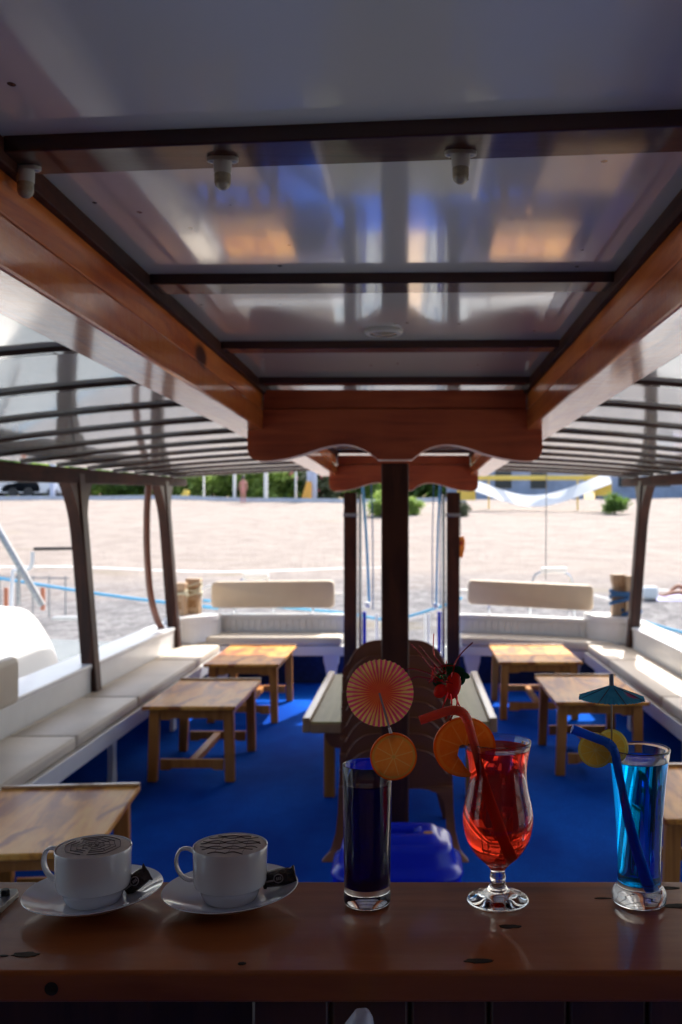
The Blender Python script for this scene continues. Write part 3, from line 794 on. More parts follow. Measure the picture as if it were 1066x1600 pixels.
# ================================================================== CEILING LIGHTS
def fitting(x, y, label, s=1):
    t_ = thing('lamp_holder', label, 'lamp', (x, y, 2.150), 'small lamp holders on the near cross beam')
    b = MB(); out = []
    for i in range(32):
        a = i*2*math.pi/32; out.append((x+.0135*math.cos(a)+(.0125 if math.cos(a)>0 else -.0125), y+.010*math.sin(a)))
    b.prism(out, 'z', 2.150, 2.143, .001); b.build('mounting_plate', M['fix'], t_, smooth=True)
    for d in (-.019,.019):
        b = MB(); b.lathe([(0,-.0015),(.003,-.001),(.004,0)], (x+d,y,2.143), 12); b.build('screw', M['dsteel'], t_)
    b = MB(); b.lathe([(.0150,0),(.0145,-.018),(.0138,-.020)], (x,y,2.1425), 24); b.build('socket', M['fix'], t_, smooth=True)
    b = MB(); b.lathe([(.0134,0),(.0134,-.014),(.0115,-.020),(.006,-.0245),(0,-.026)], (x,y,2.1225), 24); b.build('bulb', M['bulb'], t_, smooth=True)
for px, py, lab in ((40,262,'cream lamp holder with bulb, leftmost on the near dark cross beam'),(348,248,'cream lamp holder with bulb, middle one on the near dark cross beam'),(720,238,'cream lamp holder with bulb, right one on the near dark cross beam')):
    Y = .598*F/(VY-py); fitting((px-VX)/F*Y, Y, lab)
t_ = thing('ceiling_lamp', 'small round pale lamp flush on the glossy ceiling between cross beams', 'lamp', (-.095,3.13,2.176))
b = MB(); b.lathe([(.063,0),(.063,-.006),(.058,-.012),(.045,-.013)], (-.095,3.13,2.1755), 40); b.build('ring', M['fix'], t_, smooth=True)
b = MB(); b.lathe([(.044,-.010),(.030,-.016),(0,-.018)], (-.095,3.13,2.1755), 32); b.build('lens', M['bulb'], t_, smooth=True)

# ================================================================== STERN FITTINGS, ROPES, OUTSIDE
def rope(pts, r, mat, lab, name='rope', grp=None, cat='rope'):
    b = MB(); b.tube(smooth_pts([tuple(p) for p in pts], 5), r, 7); return tag(b.build(name, mat, smooth=True), lab, cat, grp)
rope([P(-140,886,11.6), P(0,904,11), P(140,926,10.4), P(255,941,10), P(340,950,9.6)], .017, M['rope_lb'], 'light blue mooring rope running in from the left behind the posts', 'mooring_rope')
rope([P(318,938,9.75), P(430,948,9.8), P(540,958,9.9), P(610,968,9.9), P(682,950,9.8), P(722,934,9.7)], .014, M['rope_lb'], 'light blue rope sagging behind the left stern bench to the gateway float', 'mooring_rope')
rope([P(1008,972,8.95), P(1066,988,8.8), P(1160,1010,8.6)], .014, M['rope_lb'], 'blue rope leading off to the right over the bulwark', 'mooring_rope')
rope([P(985,968,8.6), P(997,980,8.5), P(1008,974,8.4), P(1020,990,8.3), P(1036,986,8.2)], .007, M['rope_w'], 'thin cream cord tied round the right aft roof post')
for px0,px1,py1,r,lab,mk in ((566,577,940,.013,'thick blue rope slanting down left inside the stern gateway','rope_lb'),(580,583,952,.006,'thin blue cord hanging near the left of the stern gateway','rope_b'),
                      (688,682,945,.010,'thick blue rope hanging down the right of the stern gateway','rope_lb'),(678,676,945,.005,'thin blue cord hanging left of the thick right rope','rope_b'),(690,688,945,.005,'thin blue cord hanging nearest the right gateway pole','rope_b')):
    rope([P(px0,752,8.78), P((px0+px1)/2+ (1 if px0<600 else -1),840,9.0), P(px1,py1,9.3)], r, M[mk], lab, grp='ropes hanging in the stern gateway')
for px, py, lab in ((574,945,'white ball float at the foot of the left gateway rope'),(681,946,'white ball float at the foot of the right gateway rope')):
    p = P(px,py,9.33); b = MB(); b.ball(p, .032, 3); tag(b.build('float', M['white'], smooth=True), lab, 'float', 'ball floats')
# passerelle beyond the gateway
t_ = thing('gangway', 'narrow gangway with rails reaching from the stern to the beach', 'gangway', (-.1,9.4,-.1))
b = MB(); b.hexa([(-.33,9.40,-.13),(.13,9.40,-.13),(.13,19.5,-1.12),(-.33,19.5,-1.12),(-.33,9.40,-.08),(.13,9.40,-.08),(.13,19.5,-1.06),(-.33,19.5,-1.06)]); b.build('plank', M['bollard'], t_)
for x in (-.36,.16):
    for yy in (9.6, 12.2):
        zz = -.1-(yy-9.4)*.097; b = MB(); b.tube([(x,yy,zz),(x,yy,zz+.75)], .014, 8); b.build('stanchion', M['white'], t_, smooth=True)
# hanging orange remote
t_ = thing('orange_handset', 'orange handset hanging on a black cord beside the right gateway post', 'handset', tuple(P(720,870,8.6)))
b = MB(); b.tube([P(719,762,8.6),P(719.5,800,8.6),P(720,836,8.6)], .004, 6); b.build('cord', M['black'], t_)
b = MB(); pts=[(715,838),(725,838),(727,846),(726,858),(723,871),(717,871),(715,858)]
b.prism([(P(x,y,8.6).x,P(x,y,8.6).z) for x,y in pts],'y',8.58,8.62,.006); b.build('case', M['orangeP'], t_, smooth=True)
b = MB(); p=P(721,848,8.6); b.box(p.x-.012,p.x+.012,8.574,8.579,p.z-.02,p.z+.012,.001); b.build('button', plain('red_button',(.5,.02,.01),.4), t_)
# thin wire to the right of the gateway
b = MB(); b.tube([P(854,744,9.15), P(853,906,9.15)], .005, 6); tag(b.build('wire_stay', M['dsteel']), 'thin grey wire stay from the roof edge to the right stern backrest', 'wire')
# hoops behind backrests
for (x0,x1,yt,yb,lab) in ((372,424,901,950,'steel grab hoop sticking up behind the left stern backrest'),(833,893,891,945,'steel grab hoop sticking up behind the right stern backrest')):
    Yh = 9.7; pts=[P(x0-6,yb+30,Yh),P(x0,yt+18,Yh),P(x0+12,yt+3,Yh),P((x0+x1)/2,yt,Yh),P(x1-12,yt+3,Yh),P(x1,yt+18,Yh),P(x1+6,yb+30,Yh)]
    t_ = thing('grab_hoop', lab, 'rail', tuple(P((x0+x1)/2,yb+30,Yh)), 'grab hoops at the stern')
    b = MB(); b.tube(smooth_pts([tuple(p) for p in pts],5), .015, 10); b.build('tube', M['chrome'], t_, smooth=True)
    q = P((x0+x1)/2+4, yt+1, Yh); b = MB(); b.box(q.x-.14,q.x+.12,Yh-.03,Yh+.03,q.z-.02,q.z+.035,.01); b.build('pad', M['white'], t_)
# stern pushpit wires
for k,(a,c,lab) in enumerate((((308,958,9.5),(318,918,9.5),'short rail bent over the left stern corner'),((929,925,9.4),(952,930,9.4),'short white rail right of the stern backrest'))):
    if k == 0:
        rope([P(316,975,9.4),P(314,935,9.45),P(322,918,9.5),P(345,914,9.5)], .013, M['white'], lab, 'corner_rail', cat='rail')
    else:
        rope([P(928,930,9.4),P(945,934,9.4),P(962,938,9.5)], .010, M['white'], lab, 'corner_rail', cat='rail')
rope([P(523,927,9.45),P(542,927,9.3)], .010, M['white'], 'short white rail between the left backrest and the gateway post', 'corner_rail', cat='rail')
rope([P(716,922,9.2),P(732,922,9.4)], .010, M['white'], 'short white rail between the right backrest and the gateway post', 'corner_rail', cat='rail')

# neighbouring boat at the left
t_ = thing('neighbour_boat', 'rounded white fibreglass boat bow lying beyond the left bulwark', 'boat', (-3.6,6.6,-1.0))
b = MB(); rings = []
prof = smooth_pts([(108,1100),(101,1058),(92,1022),(78,985),(60,958),(40,944),(15,942),(-20,948),(-60,965)],4)
Yb = 7.3
outer = [(P(x,y,Yb).x, P(x,y,Yb).z) for x,y in prof]
outer = [(outer[0][0], -1.05)]+outer+[(outer[-1][0]-.9,outer[-1][1]-.25),(outer[-1][0]-.9,-1.05)]
cxo = sum(p[0] for p in outer)/len(outer)
for yy, s, dz in ((5.2,.98,-.05),(6.2,1,0),(7.0,1.0,0),(7.25,.97,-.03),(7.4,.88,-.1),(7.48,.6,-.25)):
    rings.append([(cxo+(x-cxo)*s, yy, -1.05+(z+1.05)*(s**.35)+dz*.3) for x,z in outer])
b.loft(rings); b.build('hull', M['hull'], t_, smooth=True, angle=60)
b = MB(); b.tube([P(-40,752,8.0), P(0,832,8.0), P(66,946,8.0)], .028, 10); b.build('spar', M['dsteel'], t_, smooth=True)
b = MB(); b.tube([P(29,884,8.05), P(30,945,8.05)], .014, 8); b.build('stanchion', M['dsteel'], t_, smooth=True)
b = MB(); b.tube(smooth_pts([tuple(P(20,892,8.3)),tuple(P(42,890,8.3)),tuple(P(50,882,8.3)),tuple(P(51,868,8.3)),tuple(P(51,862,8.3))],4), .018, 8)
b.build('vent_pipe', M['white'], t_, smooth=True)
b = MB(); b.tube([P(20,892,8.3), P(18,950,8.2)], .016, 8); b.build('pipe_stem', M['white'], t_, smooth=True)
b = MB(); b.box(-3.05,-2.80,8.1,8.2,.72,.75,.004); b.build('cleat_plate', M['dsteel'], t_)
# barrier of thin rods with orange tags on the shore, far left
t_ = thing('shore_rack', 'thin metal rack with orange tapes standing on the beach at far left', 'rack', (-9.4,23.5,beach_z(-9.4,23.5)))
zb = beach_z(-9.4,23.5); b = MB()
for x in (-10.1,-9.7,-9.3,-8.9,-8.5): b.tube([(x,23.5,zb),(x,23.5,zb+1.05)], .018, 6)
b.tube([(-10.3,23.5,zb+1.02),(-8.4,23.5,zb+.98)], .018, 6); b.build('rods', M['dsteel'], t_)
for x in (-9.95,-9.05):
    b = MB(); b.box(x-.05,x+.05,23.47,23.49,zb+.2,zb+.75); b.build('tape', plain('orange_tape',(.8,.25,.12),.6), t_)
# hose and line on the sand
b = MB(); b.tube([(x, 36+.4*math.sin(x*.5), beach_z(x,36+.4*math.sin(x*.5))+.05) for x in [-14.1+.3*i for i in range(7)]], .06, 6)
tag(b.build('hose', M['black'], smooth=True), 'black hose lying on the sand left of the near roof post', 'hose')
def ribbon(xs, fy, wd):
    b = MB(); b.sheet([[(x, fy(x)+k*wd, beach_z(x, fy(x)+k*wd)+.012) for x in xs] for k in (0,1)]); return b
b = ribbon([-22+.5*i for i in range(44)], lambda x: 31.5+.03*x+.4*math.sin(x*.35), .16)
tag(b.build('shore_line', M['fabricW']), 'white line laid along the pebbles on the left part of the beach', 'line')
b = ribbon([6+.5*i for i in range(14)], lambda x: 27.5-.25*(x-6.5), .13)
tag(b.build('shore_line', M['fabricW']), 'white line laid over the pebbles right of the right roof post', 'line')

# sunbather at the far right (skinned body) on a towel
def skin_person(name, label, joints, edges, loc, mat):
    me = bpy.data.meshes.new(name); me.from_pydata([Vector(j[0]) for j in joints], edges, [])
    o = bpy.data.objects.new(name, me); S.collection.objects.link(o); o.location = loc
    sk = o.modifiers.new('skin', 'SKIN'); 
    for i, j in enumerate(joints):
        v = me.skin_vertices[0].data[i]; v.radius = (j[1], j[2] if len(j) > 2 else j[1]); v.use_root = (i == 0)
    o.modifiers.new('sub', 'SUBSURF').levels = 2; o.modifiers['sub'].render_levels = 2
    me.materials.append(mat); 
    for p in me.polygons: p.use_smooth = True
    ORG[o.name] = Vector(loc); return tag(o, label, 'person')
sx, sy = 7.75, 26.2; sz = beach_z(sx, sy)
J = [((0,0,.12),.13,.15),((.12,.02,.30),.14,.12),((.24,.03,.50),.16,.11),((.30,.02,.62),.05),((.31,0,.72),.085,.10),((.32,-.01,.80),.08,.09),
     ((.22,.19,.54),.05),((.05,.26,.34),.04),((-.02,.24,.06),.03),((.22,-.17,.54),.05),((.06,-.26,.34),.04),((-.10,-.22,.20),.03),
     ((-.12,.08,.12),.09),((-.48,.09,.34),.065),((-.80,.09,.06),.045),((-.92,.09,.08),.03),((-.12,-.08,.12),.09),((-.55,-.09,.16),.065),((-.95,-.09,.07),.045),((-1.07,-.09,.10),.03)]
E = [(0,1),(1,2),(2,3),(3,4),(4,5),(2,6),(6,7),(7,8),(2,9),(9,10),(10,11),(0,12),(12,13),(13,14),(14,15),(0,16),(16,17),(17,18),(18,19)]
pr = skin_person('person', 'tanned person with dark hair sitting on a towel at the right edge of the beach', J, E, (sx, sy, sz+.02), M['skin'])
b = MB(); b.ball(Vector((sx+.34, sy, sz+.82)), .115, 3, (1,1,1.05)); b.build('hair', M['black'], pr, smooth=True)
b = MB(); b.sheet([[(sx-1.2+.25*i, sy-.5+.25*j, beach_z(sx-1.2+.25*i, sy-.5+.25*j)+.015) for i in range(8)] for j in range(5)]); tag(b.build('towel', plain('lilac_towel',(.45,.45,.68),.9,.1,20), smooth=True), 'pale lilac beach towel under the sunbather', 'towel')
b = MB(); b.box(sx-1.55,sx-1.15,sy-.5,sy-.2,beach_z(sx-1.4,sy)-.01,beach_z(sx-1.4,sy)+.34,.08,3)
tag(b.build('beach_bag', M['fabricW'], smooth=True), 'white beach bag beside the sunbather', 'bag')

# ================================================================== FAR SHORE
def gz(x, y): return beach_z(x, y)
KY = 63.5
t_ = thing('kerb_wall', 'low white kerb wall at the top of the beach', 'wall', (0,KY,gz(0,KY)))
b = MB(); rows = []
for i in range(60):
    x = -60+2.05*i
    if 2.0 < x < 22: continue
    b.hexa([(x,KY,gz(x,KY)-.3),(x+2.03,KY,gz(x+2,KY)-.3),(x+2.03,KY+.3,gz(x+2,KY)-.3),(x,KY+.3,gz(x,KY)-.3),(x,KY,gz(x,KY)+.26),(x+2.03,KY,gz(x+2,KY)+.26),(x+2.03,KY+.3,gz(x+2,KY)+.26),(x,KY+.3,gz(x,KY)+.26)])
b.build('coping', plain('pale_blue_white_wall',(.55,.6,.68),.8,.1,2), t_)
def leaf_cloud(rad, n, seed, s=.22):
    rnd = random.Random(seed); bm = bmesh.new()
    cl = []
    for _ in range(26):
        v = Vector((rnd.gauss(0,1),rnd.gauss(0,1),rnd.gauss(0,1))).normalized()*rnd.uniform(.35,.95); cl.append(Vector((v.x*rad[0],v.y*rad[1],v.z*rad[2])))
    for _ in range(n):
        c = rnd.choice(cl)+Vector((rnd.gauss(0,.22)*rad[0],rnd.gauss(0,.22)*rad[1],rnd.gauss(0,.2)*rad[2]))
        a = Vector((rnd.gauss(0,1),rnd.gauss(0,1),rnd.gauss(0,1))).normalized(); d = a.orthogonal().normalized(); e = a.cross(d)
        l = s*rnd.uniform(.6,1.4)
        vs = [bm.verts.new(c+q) for q in (-d*l, e*l*.45, d*l, -e*l*.45)]; bm.faces.new(vs)
    me = bpy.data.meshes.new('leaves'); bm.to_mesh(me); bm.free(); return me
clouds = [leaf_cloud((1.9,1.5,1.5), 2600, 1), leaf_cloud((1.9,1.5,1.6), 2600, 2), leaf_cloud((1.9,1.5,1.4), 2600, 3)]
cloud_mats = [M['leafG'], M['leafL'], plain('olive_leaf',(.09,.11,.045),.6,.4,1.2)]
crown_meshes = {}
def tree(x, y, s, h, ci, mi, label, grp='trees behind the beach', name='tree', flowers=0):
    z = gz(x, y); t_ = thing(name, label, 'tree' if name=='tree' else 'bush', (x,y,z), grp)
    me = crown_meshes.get((ci,mi))
    if me is None:
        me = clouds[ci].copy(); me.materials.append(cloud_mats[mi]); crown_meshes[(ci,mi)] = me
    o = bpy.data.objects.new('crown', me); S.collection.objects.link(o); o.parent = t_; o.location = (0,0,h); o.scale = (s,s,s); ORG[o.name]=Vector((x,y,z))
    b = MB(); b.tube([(x,y,z-.1),(x+.08*s,y,z+h*.5),(x-.05*s,y,z+h)], [.16*s,.11*s,.06*s], 8); b.build('trunk', M['bark'], t_, smooth=True)
    if flowers:
        b = MB(); rnd = random.Random(int(x*10))
        for _ in range(flowers):
            v = Vector((rnd.gauss(0,1),rnd.gauss(-1.2,.5),rnd.gauss(0,1))).normalized()
            b.ball(Vector((x+v.x*1.5*s,y+v.y*1.2*s,z+h+v.z*1.2*s)), .17*s*rnd.uniform(.6,1.4), 1)
        b.build('blossom', M['pink'], t_)
descr = ['dark green','bright green','grey green']
pl = [(-29.5,69,1.1,1.9,0,0,0),(-26.2,68,.9,1.4,1,1,0),(-23.6,70,1.0,1.9,2,0,0),(-20.8,68.5,.9,1.3,0,0,0),(-18.2,69,1.0,1.5,1,0,0),(-15.4,68,1.0,1.5,2,1,0),(-12.9,70,1.1,1.8,0,0,0),
      (-10.6,68,.95,1.4,1,1,0),(-8.4,69,1.0,1.8,2,0,1),(-6.4,68,.9,1.5,0,2,1),(-3.6,70,1.0,2.0,1,0,1),(-33,70,1.2,2.2,2,0,0),(5,78,1.3,2.6,0,0,0),(10,80,1.4,3,1,2,0),(15,78,1.3,2.6,2,0,0),(20,79,1.4,3,0,0,0),(25,78,1.3,2.4,1,0,0),
      (-29,80,1.6,3.5,1,0,0),(-25.5,79,1.6,2.2,0,0,0),(-22,80,1.6,2.3,2,0,0),(-18.5,79,1.6,2.2,1,2,0),(-15,79,1.6,2.2,0,0,0),(-11.5,80,1.6,2.3,2,0,0),(-8,80,1.6,2.2,1,0,0),(-4.5,79,1.6,2.2,0,0,0),(-1,79,1.5,2.2,2,0,0),(2.5,79,1.5,2.2,1,0,0),(30,80,1.5,3,0,0,0)]
near = sorted([p for p in pl if p[1] < 75], key=lambda p: p[0]); far = sorted([p for p in pl if p[1] > 75], key=lambda p: p[0])
words = ['first','second','third','fourth','fifth','sixth','seventh','eighth','ninth','tenth','eleventh','twelfth','thirteenth','fourteenth','fifteenth','sixteenth','seventeenth']
for i, (x,y,s,h,ci,mi,fl) in enumerate(near):
    tree(x,y,s,h,ci,mi, '%s shrubby tree%s behind the kerb, %s from left in front row' % (descr[mi], ' with blossom' if fl else '', words[i]), flowers=14 if fl else 0)
for i, (x,y,s,h,ci,mi,fl) in enumerate(far):
    tree(x,y,s,h,ci,mi, 'tall %s tree in the back row, %s from the left' % (descr[mi], words[i]))
tree(-1.75,52,.44,.55,0,1,'light green bush on the beach seen through the stern gateway','bushes on the beach','bush')
tree(.05,53,.28,.45,1,1,'light green bush right of the centre post through the gateway','bushes on the beach','bush')
tree(11.6,55,.38,.62,2,0,'small dark green bush at the top of the beach near the right roof post','bushes on the beach','bush')
tree(2.6,53,.30,.35,0,2,'small grey bush under the yellow frame','bushes on the beach','bush')
# white posts and pillars, slide
for px, wd, lab in ((318,.2,'slim grey post right of the left roof post'),(366,.55,'white post in the middle of the left gap'),(415,.8,'pale leaning trunk like pillar'),(462,.35,'grey slim pillar between pink blossoms')):
    x = (px-VX)/F*65; b = MB(); b.box(x-wd/7,x+wd/7,65,65.3,gz(x,65)-.1,gz(x,65)+3.4,.01); tag(b.build('pillar', M['fabricW']), lab+' behind the kerb wall', 'pillar', 'pillars behind the beach')
for px, lab in ((483,'wider pale blue pillar by the orange slide'),(491,'pale blue pillar just right of its twin by the orange slide'),(81,'blue grey pillar left of the near roof post')):
    x = (px-VX)/F*65; b = MB(); b.box(x-.15,x+.15,65,65.3,gz(x,65)-.1,gz(x,65)+3.4,.01); tag(b.build('pillar', plain('pale_blue_pillar',(.50,.56,.72),.7,.05,3)), lab, 'pillar', 'pillars behind the beach')
for px, w_, lab in ((479,1.1,'orange slide below the pale blue pillars'),(288,.9,'small yellow slide just right of the left aft roof post')):
    x = (px-VX)/F*64.5; z = gz(x,64.5); b = MB()
    b.prism([(x-w_*.35,z),(x+w_*.25,z),(x+w_*.30,z+.4),(x+w_*.28,z+1.3 if w_>1 else z+.55),(x+w_*.02,z+1.35 if w_>1 else z+.6)], 'y', 64.4, 64.9, .03); tag(b.build('slide', M['slide'] if w_>1 else M['yellow']), lab, 'slide', 'playground slides')
# person in pink by the kerb: small standing figure
sx2 = (380-VX)/F*62; sz2 = gz(sx2,62)
J2 = [((0,0,.92),.13,.10),((0,0,1.15),.13,.10),((0,0,1.40),.17,.10),((0,0,1.52),.05),((0,0,1.62),.09,.10),((0,0,1.70),.08,.09),
      ((-.20,0,1.38),.05),((-.25,.02,1.10),.04),((-.24,-.04,.84),.03),((.20,0,1.38),.05),((.25,.02,1.10),.04),((.24,-.04,.84),.03),
      ((-.09,0,.88),.09),((-.10,.0,.48),.06),((-.10,.02,.06),.045),((-.10,-.12,.04),.035),((.09,0,.88),.09),((.10,.0,.48),.06),((.10,.02,.06),.045),((.10,-.12,.04),.035)]
p2 = skin_person('person', 'distant standing person in salmon clothing in front of the kerb wall', J2, E, (sx2, 62, sz2), plain('salmon_clothing',(.62,.28,.24),.7,.1,5))
b = MB(); b.ball(Vector((sx2, 62.01, sz2+1.69)), .125, 2, (1,1,1.1)); b.build('hair', M['black'], p2, smooth=True)

# parked cars
def car(px, label):
    Y = 66.5; x = (px-VX)/F*Y; z = gz(x, Y); t_ = thing('parked_car', label, 'car', (x,Y,z), 'parked white cars')
    side = smooth_pts([(-2.1,.35),(-2.1,.75),(-1.6,.92),(-.95,.98),(-.4,1.42),(.7,1.46),(1.5,1.05),(2.05,.98),(2.12,.45)],3)+[(2.1,.28),(-2.05,.28)]
    b = MB(); b.prism([(x+a,z+c) for a,c in side], 'y', Y-.85, Y+.85, .06); b.build('body', M['carpaint'], t_, smooth=True)
    b = MB(); b.prism([(x-.85,z+1.0),(x-.38,z+1.36),(x+.68,z+1.39),(x+1.25,z+1.05)], 'y', Y-.87, Y+.87); b.build('window', M['glassdark'], t_)
    for dx in (-1.3,1.35):
        for dy in (-.80,.80):
            b = MB(); b.lathe([(0,-.1),(.33,-.1),(.33,.1),(0,.1)], (0,0,0), 20); b.xf(Matrix.Translation((x+dx,Y+dy,z+.33)) @ Matrix.Rotation(R(90),4,'X')); b.build('wheel', M['black'], t_)
car(22, 'white car parked behind the beach at the far left edge'); car(58, 'white car parked just left of the near roof post')

# yellow frame with white canvas sails (right)
t_ = thing('sunshade_frame', 'yellow frame with sagging white canvas at the top of the beach', 'sunshade', (7.5,58,gz(7.5,58)))
def fx(px, Y=58): return (px-VX)/F*Y
def fz(py, Y=58): return H-(py-VY)/F*Y
b = MB(); b.box(fx(728),fx(950),58,58.12,fz(750),fz(743),.01); b.build('top_bar', M['yellow'], t_)
for px, pb in ((764,778),(903,776),(716,778)):
    b = MB(); b.tube([(fx(px),58.05,gz(fx(px),58)-.05),(fx(px),58.05,fz(745))], .05, 8); b.build('upright', M['yellow'], t_)
b = MB(); g=[]
for j in range(7):
    v=j/6; row=[]
    for i in range(25):
        u=i/24; px=715+235*u; top_=752+26*math.sin(u*math.pi)*(.55+.45*math.sin(u*3.1))-3*u; 
        row.append((fx(px), 57.6-.9*v+.15*math.sin(u*20), fz(top_-10+18*v+8*math.sin(u*math.pi))))
    g.append(row)
b.sheet(g, .02); b.build('canvas', M['fabricW'], t_, smooth=True)
b = MB(); b.box(fx(716),fx(742),57.2,57.24,fz(782),fz(758),.01); b.build('side_banner', M['yellow'], t_)
b = MB(); b.box(fx(925),fx(952),57.2,57.24,fz(775),fz(752),.01); b.build('side_banner', M['yellow'], t_)
# blue-grey kiosk behind
for x0,x1,lab in ((2.6,12.5,'blue grey low building behind the sunshade frame'),(14.2,26,'grey blue low building at the right edge behind the beach')):
    t_ = thing('kiosk', lab, 'building', ((x0+x1)/2,70,gz(x0,70)), 'low buildings behind the beach')
    z=gz(x0,70); b = MB(); b.box(x0,x1,70,74,z-.2,z+3.2,.02); b.build('wall', M['bluewall'], t_)
    b = MB(); b.box(x0-.3,x1+.3,69.7,74.3,z+3.2,z+3.45,.02); b.build('roof', M['fabricW'], t_)
    k = x0+.8
    while k < x1-1.5:
        b = MB(); b.box(k,k+1.2,69.93,69.99,z+.9,z+2.2,.01); b.build('window', M['glassdark'], t_); k += 2.6

# ================================================================== BAR COUNTER
BZ = 1.126
t_ = thing('bar_counter', 'dark varnished wooden bar counter across the foreground', 'counter', (-.1, 1.0, 0))
b = MB(); b.box(-1.3, 1.2, .905, 1.134, BZ-.030, BZ, .004, 3); b.build('countertop', M['barX'], t_)
b = MB(); b.box(-1.28, 1.18, 1.085, 1.115, .001, BZ-.031); b.build('outer_panel', M['barZ'], t_)
b = MB()
x = -.155
while x < 1.18:
    b.box(x, x+.0745, .925, .940, .40, BZ-.031, .003, 1); x += .0765
b.build('plank_panel', M['barZ'], t_)
b = MB(); b.box(-1.28, 1.18, .80, .924, .62, .64, .002); b.build('shelf', M['barZ'], t_)
def knot(px, py, rx, ry):
    Y = .424*F/(py-VY); x = (px-VX)/F*Y; bb = MB(); rnd = random.Random(px)
    pts = []
    for i in range(20):
        a = i*2*math.pi/20; k = 1+rnd.uniform(-.14,.14); pts.append((x+rx*k*math.cos(a), Y+ry*k*math.sin(a)))
    bb.prism(pts, 'z', BZ-.0006, BZ+.0005); bb.build('knot', M['knot'], t_)
M['knot'] = wood('dark_knot', (.006,.003,.003), (.018,.010,.008), (.07,.05,.04), 'x', .6, .0, 9.0, bmp=1.0, spec=.08)
for a in ((40,1492,.013,.0055),(748,1502,.014,.005),(797,1448,.011,.0045),(378,1506,.004,.003),(1046,1388,.012,.004),(1060,1416,.017,.006),(942,1404,.009,.002),(6,1494,.004,.002),(745,1409,.008,.002)): knot(*a)
b = MB(); p = P(79,1532,.903); b.lathe([(0,.0012),(.0062,.0010),(.0066,0)], (0,0,0), 20); b.xf(Matrix.Translation((p.x,.9052,BZ-.016)) @ Matrix.Rotation(R(90),4,'X')); b.build('knot', M['knot'], t_)
# steel hinge plate with bolt at left edge
t_ = thing('hinge_plate', 'grey steel plate with a dark bolt at the left end of the bar', 'hinge', (-.46,1.05,BZ))
b = MB(); pts = [(27,1391),(29,1396),(-2,1424),(-90,1500),(-120,1440),(-40,1391)]
w_ = []
for px, py in pts:
    Y = .419*F/(py-VY); w_.append(((px-VX)/F*Y, Y))
b.prism(w_, 'z', BZ+.0005, BZ+.007, .001); b.build('plate', M['dsteel'], t_)
b = MB(); Y=.417*F/(1399-VY); b.lathe([(.0052,0),(.0052,.005),(.0045,.0065),(0,.0065)], ((8-VX)/F*Y,Y,BZ+.0072), 6); b.build('bolt', M['black'], t_)
# pale handle tip in front of the bar
b = MB(); b.tube([(-.062,.868,.641),(-.058,.868,.9),(-.052,.868,1.060),(-.048,.868,1.093),(-.044,.868,1.1045),(-.041,.868,1.1085)], [.012,.013,.0155,.014,.009,.003], 16)
tag(b.build('bottle_tip', plain('pale_plastic',(.55,.56,.66),.4,.05,10), smooth=True), 'pale rounded plastic tip poking up in front of the bar at the bottom edge', 'bottle')

